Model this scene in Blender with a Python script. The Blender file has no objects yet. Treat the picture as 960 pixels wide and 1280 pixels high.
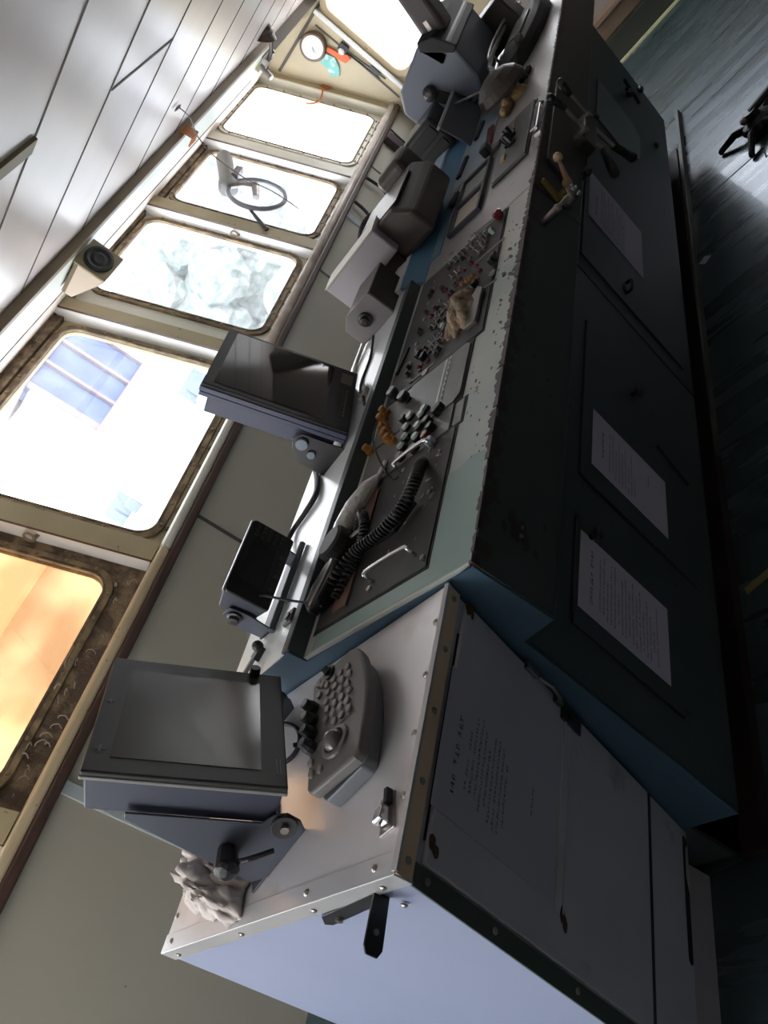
import bpy, bmesh, math, random
from mathutils import Vector, Matrix
random.seed(7)
R = math.radians
SC = bpy.context.scene
COL = SC.collection

# ------------------------------------------------------------------ camera
def nrm(v): return Vector(v).normalized()
CX = nrm((290, -1050, 1035)); T0 = nrm((-927, 790, 1035)); CT = (T0 - CX * T0.dot(CX)).normalized()
CD = CX.cross(CT)
if CD.x < 0: CD = -CD
CZ_ = -CD
EYE = Vector((0, 0, 1.62))
cam_d = bpy.data.cameras.new('camera'); cam = bpy.data.objects.new('camera', cam_d); COL.objects.link(cam)
cam_d.sensor_fit = 'VERTICAL'; cam_d.sensor_height = 36.0; cam_d.lens = 36.0 * 1035 / 1280
cam_d.clip_start = 0.02; cam_d.clip_end = 500
ax = Vector((CX[0], CT[0], CZ_[0])); ay = Vector((CX[1], CT[1], CZ_[1])); az = Vector((CX[2], CT[2], CZ_[2]))
mw = Matrix((ax, -ay, -az)).transposed().to_4x4(); mw.translation = EYE
cam.matrix_world = mw
SC.camera = cam

# ------------------------------------------------------------------ world, exposure
w = bpy.data.worlds.new('overcast_sky'); SC.world = w; w.use_nodes = True
nt = w.node_tree; nt.nodes.clear()
wo = nt.nodes.new('ShaderNodeOutputWorld'); bg = nt.nodes.new('ShaderNodeBackground')
tc = nt.nodes.new('ShaderNodeTexCoord'); sx = nt.nodes.new('ShaderNodeSeparateXYZ'); cr = nt.nodes.new('ShaderNodeValToRGB')
cr.color_ramp.elements[0].position = 0.0; cr.color_ramp.elements[0].color = (1.0, .98, .95, 1)
cr.color_ramp.elements[1].position = 0.6; cr.color_ramp.elements[1].color = (0.84, 0.91, 1.0, 1)
nt.links.new(tc.outputs['Generated'], sx.inputs[0]); nt.links.new(sx.outputs['Z'], cr.inputs[0])
nt.links.new(cr.outputs[0], bg.inputs['Color']); bg.inputs['Strength'].default_value = 7.6
nt.links.new(bg.outputs[0], wo.inputs[0])
SC.view_settings.view_transform = 'Standard'; SC.view_settings.look = 'None'
SC.view_settings.gamma = 1.0; SC.view_settings.use_curve_mapping = False
SC.view_settings.exposure = 0.0
SC.cycles.use_denoising = True
SC.cycles.max_bounces = 10; SC.cycles.diffuse_bounces = 5; SC.cycles.transparent_max_bounces = 12

# ------------------------------------------------------------------ materials
MATS = {}
def mat(name, col, rough=0.5, metal=0.0, col2=None, scale=6.0, detail=4, bump=0.0, bscale=40.0, lo=0.35, hi=0.65,
        trans=0.0, stretch=None, spec=0.5, coat=0.0, edge=None, col3=None, s3=20, lo3=.62, hi3=.66, rough2=None, emit=None):
    """principled paint with noise colour variation; edge=(axis, at, width, colour) adds chipped paint near a line"""
    m = bpy.data.materials.new(name); m.use_nodes = True; n = m.node_tree; b = n.nodes['Principled BSDF']
    b.inputs['Base Color'].default_value = (*col, 1); b.inputs['Roughness'].default_value = rough
    b.inputs['Metallic'].default_value = metal; b.inputs['Specular IOR Level'].default_value = spec
    b.inputs['Coat Weight'].default_value = coat
    if trans: b.inputs['Transmission Weight'].default_value = trans
    if emit: b.inputs['Emission Color'].default_value = (*emit[:3], 1); b.inputs['Emission Strength'].default_value = emit[3]
    t = n.nodes.new('ShaderNodeTexCoord'); mp = n.nodes.new('ShaderNodeMapping')
    n.links.new(t.outputs['Object'], mp.inputs[0])
    if stretch: mp.inputs['Scale'].default_value = stretch
    cur = None
    def noise(s, d=detail):
        z = n.nodes.new('ShaderNodeTexNoise'); z.inputs['Scale'].default_value = s; z.inputs['Detail'].default_value = d
        n.links.new(mp.outputs[0], z.inputs['Vector']); return z
    def ramp(src, a, c):
        r = n.nodes.new('ShaderNodeMapRange'); r.inputs[1].default_value = a; r.inputs[2].default_value = c
        n.links.new(src, r.inputs[0]); return r.outputs[0]
    def mix(fac, a, c2):
        x = n.nodes.new('ShaderNodeMix'); x.data_type = 'RGBA'; n.links.new(fac, x.inputs[0])
        if a is None: x.inputs[6].default_value = (*col, 1)
        else: n.links.new(a, x.inputs[6])
        x.inputs[7].default_value = (*c2, 1); return x.outputs[2]
    if col2: cur = mix(ramp(noise(scale).outputs['Fac'], lo, hi), cur, col2)
    if col3: cur = mix(ramp(noise(s3, 6).outputs['Fac'], lo3, hi3), cur, col3)
    if edge:
        axn, at, wd, ec = edge
        s = n.nodes.new('ShaderNodeSeparateXYZ'); n.links.new(t.outputs['Object'], s.inputs[0])
        d = n.nodes.new('ShaderNodeMath'); d.operation = 'SUBTRACT'; n.links.new(s.outputs[axn], d.inputs[0]); d.inputs[1].default_value = at
        a = n.nodes.new('ShaderNodeMath'); a.operation = 'ABSOLUTE'; n.links.new(d.outputs[0], a.inputs[0])
        z = noise(22, 8); k = n.nodes.new('ShaderNodeMath'); k.operation = 'MULTIPLY_ADD'
        n.links.new(z.outputs['Fac'], k.inputs[0]); k.inputs[1].default_value = -wd * 6; n.links.new(a.outputs[0], k.inputs[2])
        cur = mix(ramp(k.outputs[0], -wd * 2.2, -wd * 2.35), cur, ec)
    if cur: n.links.new(cur, b.inputs['Base Color'])
    if rough2 is not None:
        n.links.new(noise(scale * 1.7).outputs['Fac'], (mr := n.nodes.new('ShaderNodeMapRange')).inputs[0])
        mr.inputs[1].default_value = .35; mr.inputs[2].default_value = .65; mr.inputs[3].default_value = rough; mr.inputs[4].default_value = rough2
        n.links.new(mr.outputs[0], b.inputs['Roughness'])
    if bump:
        z = noise(bscale); bp = n.nodes.new('ShaderNodeBump'); bp.inputs['Strength'].default_value = bump; bp.inputs['Distance'].default_value = .01
        n.links.new(z.outputs['Fac'], bp.inputs['Height']); n.links.new(bp.outputs[0], b.inputs['Normal'])
    MATS[name] = m; return m

def glassmat(name, tint, dirt, gl=0.06, dcol=(.8, .82, .8), scale=5, tint2=None):
    m = bpy.data.materials.new(name); m.use_nodes = True; n = m.node_tree; n.nodes.clear()
    o = n.nodes.new('ShaderNodeOutputMaterial'); tr = n.nodes.new('ShaderNodeBsdfTransparent'); tr.inputs[0].default_value = (*tint, 1)
    g = n.nodes.new('ShaderNodeBsdfGlossy'); g.inputs['Roughness'].default_value = .05
    tl = n.nodes.new('ShaderNodeBsdfTranslucent'); tl.inputs[0].default_value = (*dcol, 1)
    a = n.nodes.new('ShaderNodeMixShader'); a.inputs[0].default_value = gl
    c = n.nodes.new('ShaderNodeMixShader'); z = n.nodes.new('ShaderNodeTexNoise'); z.inputs['Scale'].default_value = scale; z.inputs['Detail'].default_value = 6
    t = n.nodes.new('ShaderNodeTexCoord'); n.links.new(t.outputs['Object'], z.inputs['Vector'])
    r = n.nodes.new('ShaderNodeMapRange'); r.inputs[1].default_value = .4; r.inputs[2].default_value = .75; r.inputs[3].default_value = dirt * .3; r.inputs[4].default_value = dirt
    n.links.new(z.outputs['Fac'], r.inputs[0]); n.links.new(r.outputs[0], c.inputs[0])
    n.links.new(tr.outputs[0], a.inputs[1]); n.links.new(g.outputs[0], a.inputs[2])
    n.links.new(a.outputs[0], c.inputs[1]); n.links.new(tl.outputs[0], c.inputs[2]); n.links.new(c.outputs[0], o.inputs[0])
    if tint2:
        z2 = n.nodes.new('ShaderNodeTexNoise'); z2.inputs['Scale'].default_value = 2.2; z2.inputs['Detail'].default_value = 3; n.links.new(t.outputs['Object'], z2.inputs['Vector'])
        r2 = n.nodes.new('ShaderNodeMapRange'); r2.inputs[1].default_value = .40; r2.inputs[2].default_value = .62; n.links.new(z2.outputs['Fac'], r2.inputs[0])
        x = n.nodes.new('ShaderNodeMix'); x.data_type = 'RGBA'; x.inputs[6].default_value = (*tint, 1); x.inputs[7].default_value = (*tint2, 1)
        n.links.new(r2.outputs[0], x.inputs[0]); n.links.new(x.outputs[2], tr.inputs[0])
    MATS[name] = m; return m

wallm = mat('olive_grey_wall_paint', (.44, .41, .33), .55, col2=(.41, .385, .315), scale=1.6, col3=(.2, .2, .15), s3=14, lo3=.72, hi3=.75)
ceilm = mat('glossy_ceiling_laminate', (.92, .82, .75), .28, col2=(.78, .68, .66), scale=1.1, lo=.42, hi=.68, spec=.6)  # broad pinkish blotches: soft reflections painted into the laminate colour
groovem = mat('dark_ceiling_groove', (.09, .075, .06), .6)
tanm = mat('tan_steel_paint', (.40, .335, .20), .5, col2=(.34, .28, .165), scale=4, col3=(.14, .10, .06), s3=18, lo3=.68, hi3=.72)
creamm = mat('cream_steel_paint', (.70, .68, .58), .45, col2=(.62, .60, .50), scale=3)
whitem = mat('white_steel_paint', (.78, .78, .76), .45, col2=(.68, .68, .66), scale=5)
ochrem = mat('dirty_ochre_frame', (.30, .22, .12), .6, col2=(.12, .085, .05), scale=11, lo=.4, hi=.62, bump=.4, bscale=60)
dirtm = mat('grimy_dark_trough', (.10, .07, .045), .8, col2=(.26, .19, .12), scale=14, lo=.45, hi=.62, bump=.8, bscale=70)
beamm = mat('brown_beam_paint', (.25, .185, .11), .55, col2=(.19, .14, .085), scale=4)
woodbrown = mat('dark_red_wood', (.085, .045, .032), .45, col2=(.05, .027, .02), scale=12, stretch=(.4, 4, 4))
sillcream = mat('varnished_cream_sill', (.62, .50, .32), .4, col2=(.54, .43, .27), scale=7, col3=(.3, .22, .12), s3=30, lo3=.66, hi3=.7)
railm = mat('worn_pipe_paint', (.56, .50, .44), .35, col2=(.38, .30, .25), scale=9)
floorm = mat('dark_green_deck_paint', (.055, .085, .088), .22, col2=(.050, .080, .084), scale=1.5, bump=.07, bscale=5, rough2=.33, coat=.2, stretch=(3.5, .5, 1), spec=1.0)
floorm.node_tree.nodes['Principled BSDF'].inputs['Specular Tint'].default_value = (.72, .84, 1.0, 1)
floorsm = mat('scratched_floor_seam', (.015, .02, .02), .6)
tealm = mat('dark_teal_console_paint', (.066, .084, .086), .45, col2=(.056, .074, .077), scale=3, col3=(.03, .025, .02), s3=17, lo3=.70, hi3=.72)
bluem = mat('blue_grey_console_paint', (.080, .145, .215), .5, col2=(.068, .125, .185), spec=.3, scale=3)
bluedk = mat('blue_console_side_paint', (.085, .175, .235), .5, col2=(.07, .15, .20), scale=3)
bandm = mat('chipped_pale_console_top', (.58, .59, .54), .40, col2=(.38, .45, .42), scale=2.2, lo=.42, hi=.6, col3=(.13, .10, .08), s3=34, lo3=.70, hi3=.72, edge=(1, 0.0, .0095, (.055, .035, .03)))
band2 = mat('grey_worn_console_top', (.44, .42, .41), .33, metal=.25, col2=(.34, .33, .33), scale=4, col3=(.1, .08, .07), s3=26, lo3=.66, hi3=.7)
ledgem = mat('white_ledge_paint', (.80, .84, .84), .3, col2=(.66, .72, .75), scale=4, col3=(.35, .33, .30), s3=11, lo3=.62, hi3=.72)
rust = mat('dark_red_brown_plinth', (.045, .024, .022), .6, col2=(.03, .016, .015), scale=6)
curbm = mat('green_grey_curb', (.10, .11, .085), .5)
alum = mat('brushed_worktop_sheet', (.76, .74, .76), .33, metal=.45, col2=(.68, .66, .68), scale=2.5, col3=(.45, .38, .32), s3=5, lo3=.6, hi3=.75, bump=.05, bscale=8)
trimm = mat('dull_metal_trim', (.86, .66, .47), .42, metal=.1, col2=(.74, .56, .40), scale=5)
lipm = mat('bright_metal_lip', (.66, .66, .68), .32, metal=.5, col2=(.58, .58, .60), scale=6)
sidem = mat('pale_blue_side_sheet', (.34, .38, .54), .42, col2=(.31, .35, .50), scale=2, col3=(.28, .28, .34), s3=7, lo3=.70, hi3=.74)
frontm = mat('grubby_white_cabinet_paint', (.56, .55, .62), .5, col2=(.50, .49, .55), scale=3, col3=(.30, .25, .22), s3=8, lo3=.62, hi3=.74)
frontdk = mat('dark_green_edge_strip', (.06, .075, .065), .5)
paperm = mat('white_notice_paper', (.74, .70, .86), .6)
plasticsheet = mat('milky_plastic_sleeve', (.50, .49, .60), .3)
inkm = mat('black_print', (.02, .02, .025), .6)
blackp = mat('black_plastic', (.014, .014, .017), .35, col2=(.02, .02, .022), scale=20)
blackr = mat('matt_black_rubber', (.02, .02, .022), .6)
screenm = mat('dark_glass_screen', (.035, .034, .03), .04, spec=.42)
screen2 = mat('satin_dark_screen', (.045, .042, .038), .10, spec=.32)
bezelm = mat('charcoal_bezel', (.030, .030, .028), .45, spec=.3)
bezel2 = mat('warm_black_bezel', (.022, .019, .020), .5, spec=.2)
slate = mat('slate_blue_metal_paint', (.060, .072, .125), .45, col2=(.052, .062, .108), scale=5)
slate_near = mat('dark_slate_case_paint', (.036, .044, .080), .45, col2=(.032, .038, .068), scale=5)
slate2 = mat('slate_grey_bracket_paint', (.045, .055, .080), .45, col2=(.04, .048, .07), scale=5)
greyk = mat('grey_brown_keypad_plastic', (.125, .12, .115), .45, col2=(.10, .095, .09), scale=5)
greyk2 = mat('grey_keypad_base', (.11, .125, .14), .45)
keym = mat('light_grey_key', (.20, .19, .185), .4)
chrome = mat('chrome', (.75, .75, .76), .12, metal=1)
steel = mat('worn_steel', (.42, .40, .38), .3, metal=.85, col2=(.25, .22, .2), scale=14)
brass = mat('old_brass', (.42, .30, .14), .35, metal=.6, col2=(.30, .2, .09), scale=20)
ragm = mat('dirty_white_rag', (.58, .53, .50), .9, col2=(.34, .29, .27), scale=22, lo=.48, hi=.62)
panelm = mat('dark_instrument_panel', (.04, .04, .04), .5, spec=.3, col2=(.07, .066, .062), scale=5, lo=.45, hi=.6)
panel2 = mat('mid_grey_panel', (.125, .12, .12), .38, col2=(.09, .09, .088), scale=5)
panel3 = mat('pale_grey_panel', (.20, .21, .20), .4, col2=(.14, .145, .14), scale=7)
redm = mat('red_lamp_lens', (.17, .02, .025), .25)
amber = mat('amber_connector', (.45, .20, .03), .4, col2=(.25, .09, .03), scale=30)
palecap = mat('pale_green_button_cap', (.50, .60, .54), .25)
bluecap = mat('pale_blue_button_cap', (.35, .42, .55), .25)
foil = mat('crinkled_foil', (.82, .80, .76), .3, metal=.45, bump=1.0, bscale=60)
brownplate = mat('reddish_brown_plate', (.13, .07, .05), .45)
cardm = mat('cream_card', (.60, .55, .45), .6)
orangem = mat('orange_fabric', (.75, .13, .04), .6)
tealp = mat('teal_packet', (.16, .45, .40), .4, col2=(.5, .62, .6), scale=16, lo=.5, hi=.6)
twine = mat('orange_twine', (.45, .16, .05), .8)
wirem = mat('rusty_wire', (.12, .06, .04), .6)
woodm = mat('tan_wood_board', (.36, .25, .17), .5, col2=(.28, .19, .12), scale=6, stretch=(3, .5, 3))
whiteplas = mat('white_clock_face', (.85, .84, .82), .35)
browncase = mat('brown_grey_equipment_case', (.075, .062, .055), .4, col2=(.055, .046, .04), scale=4)
lavm = mat('lavender_white_case', (.42, .40, .44), .45, col2=(.38, .36, .40), scale=4)
leadm = mat('grey_speaker_case', (.24, .22, .24), .45)
yellowm = mat('yellow_paint', (.30, .22, .03), .45)
knobwood = mat('tan_wooden_knob', (.50, .34, .20), .4)
hoodm = mat('dark_plum_visor', (.075, .055, .06), .45)
steelgrey = mat('blue_grey_radar_case', (.10, .12, .145), .38, col2=(.085, .10, .125), scale=4)
paleyel = mat('pale_yellow_gap_light', (.85, .88, .55), .4)  # strip colour paints in the light from the gap under the far wall
glassm = glassmat('dusty_window_glass', (.97, .98, 1.0), .05)
glassor = glassmat('amber_film_glass', (.60, .47, .33), .12, dcol=(.95, .72, .40), scale=2.5, tint2=(.44, .315, .215))
hullm = mat('blue_shed_cladding', (.055, .075, .150), .7, col2=(.075, .10, .18), scale=.4)
hull2 = mat('pale_shed_frame', (.17, .13, .15), .7)
quaym = mat('pale_concrete_quay', (.82, .80, .77), .8, col2=(.66, .66, .66), scale=.25, lo=.3, hi=.7)
leafm = mat('tree_foliage', (.095, .125, .115), .8, col2=(.22, .23, .23), scale=2.6, detail=8)
outm = mat('quay_clutter_paint', (.10, .13, .17), .7)

# ------------------------------------------------------------------ mesh helpers
I4 = Matrix.Identity(4)
MW = {}                      # world matrices of roots
class G:
    def __init__(s, m=None): s.b = bmesh.new(); s.m = m or I4
    def _x(s, vs, m=None):
        k = s.m @ m if m is not None else s.m
        for v in vs: v.co = k @ v.co
    def box(s, c, d, m=None):
        r = bmesh.ops.create_cube(s.b, size=1.0)['verts']
        for v in r: v.co = Vector((c[0] + v.co.x * d[0], c[1] + v.co.y * d[1], c[2] + v.co.z * d[2]))
        s._x(r, m); return s
    def bx(s, a, b_, m=None):
        return s.box([(a[i] + b_[i]) / 2 for i in range(3)], [abs(b_[i] - a[i]) for i in range(3)], m)
    def cyl(s, p0, p1, r0, r1=None, n=16, m=None):
        p0, p1 = Vector(p0), Vector(p1); d = p1 - p0
        r = bmesh.ops.create_cone(s.b, cap_ends=True, segments=n, radius1=r0, radius2=r0 if r1 is None else r1, depth=d.length)['verts']
        q = Matrix.Translation((p0 + p1) / 2) @ d.to_track_quat('Z', 'Y').to_matrix().to_4x4()
        s._x(r, (m or I4) @ q); return s
    def ball(s, c, r, sc=(1, 1, 1), sub=2, m=None, wob=0):
        vs = bmesh.ops.create_icosphere(s.b, subdivisions=sub, radius=r)['verts']
        for v in vs:
            k = 1 + (random.uniform(-wob, wob) if wob else 0)
            v.co = Vector((c[0] + v.co.x * sc[0] * k, c[1] + v.co.y * sc[1] * k, c[2] + v.co.z * sc[2] * k))
        s._x(vs, m); return s
    def tube(s, pts, r, n=8, closed=False, m=None):
        pts = [Vector(p) for p in pts]; N = len(pts); rings = []; up = Vector((0.13, .2, 1)).normalized(); prev = None
        for i, p in enumerate(pts):
            a = pts[(i - 1) % N] if (closed or i > 0) else p; c = pts[(i + 1) % N] if (closed or i < N - 1) else p
            t = (c - a).normalized()
            u = (prev - t * prev.dot(t)) if prev is not None else (up - t * up.dot(t))
            if u.length < 1e-5: u = t.orthogonal()
            u.normalize(); prev = u; w_ = t.cross(u)
            rr = r(i / (N - 1)) if callable(r) else r
            rings.append([s.b.verts.new(p + (u * math.cos(2 * math.pi * k / n) + w_ * math.sin(2 * math.pi * k / n)) * rr) for k in range(n)])
        L = N if closed else N - 1
        for i in range(L):
            A, B = rings[i], rings[(i + 1) % N]
            for k in range(n): s.b.faces.new((A[k], A[(k + 1) % n], B[(k + 1) % n], B[k]))
        if not closed: s.b.faces.new(rings[0][::-1]); s.b.faces.new(rings[-1])
        s._x([v for q in rings for v in q], m); return s
    def prism(s, poly, h0, h1, plane='xy', m=None):
        """extrude a polygon; plane says which axes the polygon uses, the third runs from h0 to h1"""
        def P(a, b_, h): return {'xy': (a, b_, h), 'yz': (h, a, b_), 'xz': (a, h, b_)}[plane]
        A = [s.b.verts.new(P(x, y, h0)) for x, y in poly]; B = [s.b.verts.new(P(x, y, h1)) for x, y in poly]
        n = len(poly); s.b.faces.new(A[::-1]); s.b.faces.new(B)
        for i in range(n): s.b.faces.new((A[i], A[(i + 1) % n], B[(i + 1) % n], B[i]))
        s._x(A + B, m); return s
    def lathe(s, prof, n=24, m=None, sx=1, sy=1):
        rings = [[s.b.verts.new((r * sx * math.cos(2 * math.pi * k / n), r * sy * math.sin(2 * math.pi * k / n), z)) for k in range(n)] for r, z in prof]
        for A, B in zip(rings, rings[1:]):
            for k in range(n): s.b.faces.new((A[k], A[(k + 1) % n], B[(k + 1) % n], B[k]))
        s.b.faces.new(rings[0][::-1]); s.b.faces.new(rings[-1]); s._x([v for q in rings for v in q], m); return s
    def plate(s, inner, rad, outer, z0, z1, k=7, m=None):
        """plate with one rounded hole: inner/outer = (x0,y0,x1,y1), thickness z0..z1"""
        x0, y0, x1, y1 = inner; X0, Y0, X1, Y1 = outer[:4]; orad = outer[4] if len(outer) > 4 else 0
        def loop(a0, b0, a1, b1, r):
            L = []
            for (cx, cy, s0) in ((a1 - r, b1 - r, 0), (a0 + r, b1 - r, 90), (a0 + r, b0 + r, 180), (a1 - r, b0 + r, 270)):
                for i in range(k): t = R(s0 + 90 * i / (k - 1)); L.append((cx + r * math.cos(t), cy + r * math.sin(t)))
            return L
        Li, Lo = loop(x0, y0, x1, y1, rad), loop(X0, Y0, X1, Y1, max(orad, 1e-4))
        V = [[s.b.verts.new((x, y, z)) for x, y in L] for L, z in ((Li, z0), (Lo, z0), (Lo, z1), (Li, z1))]
        n = len(Li)
        for a in range(4):
            A, B = V[a], V[(a + 1) % 4]
            for i in range(n): s.b.faces.new((A[i], A[(i + 1) % n], B[(i + 1) % n], B[i]))
        s._x([v for q in V for v in q], m); return s
    def done(s, name, mt, parent=None, world=False, bevel=0, smooth=False, seg=2):
        if world and parent is not None:
            inv = MW[parent.name].inverted()
            for v in s.b.verts: v.co = inv @ v.co
        bmesh.ops.recalc_face_normals(s.b, faces=s.b.faces)
        me = bpy.data.meshes.new(name); s.b.to_mesh(me); s.b.free()
        o = bpy.data.objects.new(name, me); COL.objects.link(o)
        if isinstance(mt, str): mt = MATS[mt]
        me.materials.append(mt)
        if parent is not None:
            o.parent = parent; MW[o.name] = MW[parent.name]
        else: MW[o.name] = I4
        if smooth:
            for p in me.polygons: p.use_smooth = True
        if bevel:
            bv = o.modifiers.new('bevel', 'BEVEL'); bv.width = bevel; bv.segments = seg; bv.limit_method = 'ANGLE'; bv.angle_limit = R(35)
            bv.harden_normals = False
        return o

def tag(o, label=None, cat=None, group=None, kind=None):
    if label: o['label'] = label
    if cat: o['category'] = cat
    if group: o['group'] = group
    if kind: o['kind'] = kind
    return o
def thing(name, label, cat, loc=(0, 0, 0), rz=0, group=None, mx=None):
    o = bpy.data.objects.new(name, None); COL.objects.link(o); o.empty_display_size = .05
    m = mx if mx is not None else Matrix.Translation(loc) @ Matrix.Rotation(rz, 4, 'Z')
    o.matrix_world = m; MW[o.name] = m
    return tag(o, label, cat, group)
def struct(g, name, mt, parent=None, **k):
    o = g.done(name, mt, parent, **k)
    if parent is None: o['kind'] = 'structure'
    return o
def inst(o, parent, m, first=[None]):
    """a copy of a small part, placed by matrix m in the parent's frame"""
    c = o.copy(); COL.objects.link(c); c.parent = parent; c.matrix_local = m; MW[c.name] = MW[parent.name]
    return c
def smooth_pts(P, n=8):
    P = [Vector(p) for p in P]; out = []
    for i in range(len(P) - 1):
        a = P[max(i - 1, 0)]; b = P[i]; c = P[i + 1]; d = P[min(i + 2, len(P) - 1)]
        for k in range(n):
            t = k / n
            out.append(.5 * ((2 * b) + (c - a) * t + (2 * a - 5 * b + 4 * c - d) * t * t + (3 * b - a - 3 * c + d) * t ** 3))
    out.append(P[-1]); return out
def RX(a): return Matrix.Rotation(a, 4, 'X')
def RY(a): return Matrix.Rotation(a, 4, 'Y')
def RZ(a): return Matrix.Rotation(a, 4, 'Z')
def TR(*a): return Matrix.Translation(a if len(a) == 3 else a[0])

# ------------------------------------------------------------------ the wheelhouse shell
XL, XR, YB, YF, ZC = -1.6, 7.4, -2.6, 2.93, 2.22
struct(G().bx((XL - .1, YB - .1, -.08), (XR + .1, 3.2, 0)), 'floor', floorm)
fl = bpy.data.objects['floor']
g = G()
for p, q in (((3.97, .645), (3.97, 1.02)), ((3.87, .646), (3.97, .646)), ((3.87, -.2), (3.87, .646)), ((5.89, .2), (5.89, .76)), ((2.4, .1), (2.4, .9)), ((5.0, .5), (5.0, .95))):
    g.bx((min(p[0], q[0]) - .003, min(p[1], q[1]) - .003, 0), (max(p[0], q[0]) + .003, max(p[1], q[1]) + .003, .0015))
g.done('deck_seam', floorsm, fl)
g = G()
for (x, y, a, l) in ((5.2, .95, 1.5, .3), (5.75, .62, 1.6, .25)):
    g.box((0, 0, .001), (l, .012, .001), TR(x, y, 0) @ RZ(a))
g.done('deck_scratch', floorsm, fl)

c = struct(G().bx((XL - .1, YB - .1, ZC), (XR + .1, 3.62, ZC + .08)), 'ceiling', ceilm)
g = G()
for x in (-1.27, -.7, -.14, .43, .99, 1.55, 2.115, 2.68, 3.245, 3.85, 4.4, 4.97, 5.54, 6.1, 6.67): g.bx((x - .006, YB, ZC - .002), (x + .006, 2.66, ZC + .01))
for (x0, x1, y) in ((2.70, 3.245, 1.64), (1.0, 2.115, 1.62), (3.85, 4.4, .6), (4.97, 5.54, 1.9)): g.bx((x0, y - .007, ZC - .002), (x1, y + .007, ZC + .01))
g.done('panel_joint', groovem, c)
G().bx((1.6, 1.545, ZC - .012), (2.105, 1.60, ZC + .01)).done('joint_cover_strip', tanm, c)

# lower front wall with its sill
wf = struct(G().bx((XL, YF, 0), (XR, YF + .12, 1.145)), 'wall_front', wallm)
G().prism([(1.350, 1.19), (1.356, 1.19), (1.356, .05), (1.350, .05)], YF - .003, YF, 'xy') if 0 else None
g = G(); seam_m = mat('dark_wall_joint', (.07, .07, .06), .6)
for x in (2.38, 4.6, 6.2): G().bx((x, YF - .004, .2), (x + .018, YF, 1.145)).done('wall_seam', seam_m, wf)
g = G(); g.bx((1.05, YF - .012, .02), (1.10, YF, 1.145)); g.bx((5.35, YF - .012, .02), (5.41, YF, 1.145))
g.done('wall_cover_strip', mat('pale_metal_cover_strip', (.42, .47, .48), .4), wf, bevel=.003)
struct(G().bx((XL, YF - .035, 1.125), (XR, YF + .06, 1.165)), 'trim_1', woodbrown, bevel=.008)
s = struct(G().bx((XL, YF - .022, 1.165), (2.14, YF + .04, 1.205)), 'trim_2', sillcream, bevel=.010)
s = struct(G().bx((2.14, YF - .022, 1.165), (3.5, YF + .04, 1.205)), 'trim_3', creamm, bevel=.014)
s = struct(G().cyl((3.5, YF + .008, 1.185), (XR, YF + .008, 1.185), .030, n=20), 'trim_4', railm, smooth=True)
struct(G().bx((XL, YF + .04, 1.12), (XR, YF + .17, 1.150)), 'trim_5', dirtm)

# leaning window wall: local x = world X, local y up the slope, local z into the room
UP = Vector((0, .428, .904)).normalized()
WM = Matrix((Vector((1, 0, 0)), UP, Vector((1, 0, 0)).cross(UP))).transposed().to_4x4(); WM.translation = Vector((0, 3.03, 1.18))
cells = [(-1.6, -.35, -1.45, -.42), (-.35, .90, -.22, .78), (.90, 2.115, 1.02, 1.975), (2.115, 3.575, 2.255, 3.475), (3.575, 4.85, 3.88, 4.755),
         (4.85, 5.965, 5.06, 5.88), (5.965, 7.5, 6.25, 7.215)]
tops = [1.06, 1.06, 1.06, 1.03, 1.075, 1.05, 1.11]
for i, (c0, c1, w0, w1) in enumerate(cells):
    v0, v1 = (.14 if i < 3 else .075), tops[i]
    pm = tanm if i in (0, 1, 2, 3) else creamm
    G(WM).plate((w0, v0, w1, v1), .085, (c0, -.06, c1, 1.22), -.02, 0).done('window_plate', dirtm if i == 2 else pm, wf)
    win = thing('window_%d' % (i + 1), None, None, (0, 0, 0)); win['kind'] = 'structure'; MW[win.name] = I4
    fm = ochrem if i < 5 else (creamm if i == 6 else ochrem)
    G(WM).plate((w0 - .002, v0 - .002, w1 + .002, v1 + .002), .085, (w0 - .042, v0 - .042, w1 + .042, v1 + .042, .12), -.002, .016).done('window_frame', fm, win, bevel=.003)
    G(WM).plate((w0 - .004, v0 - .004, w1 + .004, v1 + .004), .085, (w0 - .015, v0 - .015, w1 + .015, v1 + .015, .10), -.018, .020).done('gasket', 'olive_grey_wall_paint' if 0 else dirtm, win)
    G(WM).bx((w0 - .003, v0 - .003, -.012), (w1 + .003, v1 + .003, -.008)).done('pane', glassor if i == 2 else glassm, win)
    b0 = G().cyl((0, 0, 0), (0, 0, .010), .008, n=6).done('bolt', ochrem, win); first = True
    nx = max(4, int((w1 - w0) / .13)); ny = 7
    pts = [(w0 + (k + .5) * (w1 - w0) / nx, v) for k in range(nx) for v in (v0 - .026, v1 + .026)] + [(u, v0 + (k + .5) * (v1 - v0) / ny) for k in range(ny) for u in (w0 - .026, w1 + .026)]
    for (u, v) in pts:
        m = WM @ TR(u, v, .014)
        if first: b0.matrix_local = m; first = False
        elif i in (2, 3, 4, 5, 6): inst(b0, win, m)
# larger clamp bolts in the trough below the panes
g = G()
for i, (c0, c1, w0, w1) in enumerate(cells[3:], 3):
    k = 0
    while w0 + .06 + k * .14 < w1 + .06:
        u = w0 + .06 + k * .14; g.ball((u, .018, .012), .013, (1, 1, .8), 1, m=WM); k += 1
cl = g.done('window_clamp', ochrem, wf); cl['kind'] = 'stuff'
cl['label'] = 'row of small clamp bolts and clips below the panes'
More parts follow.
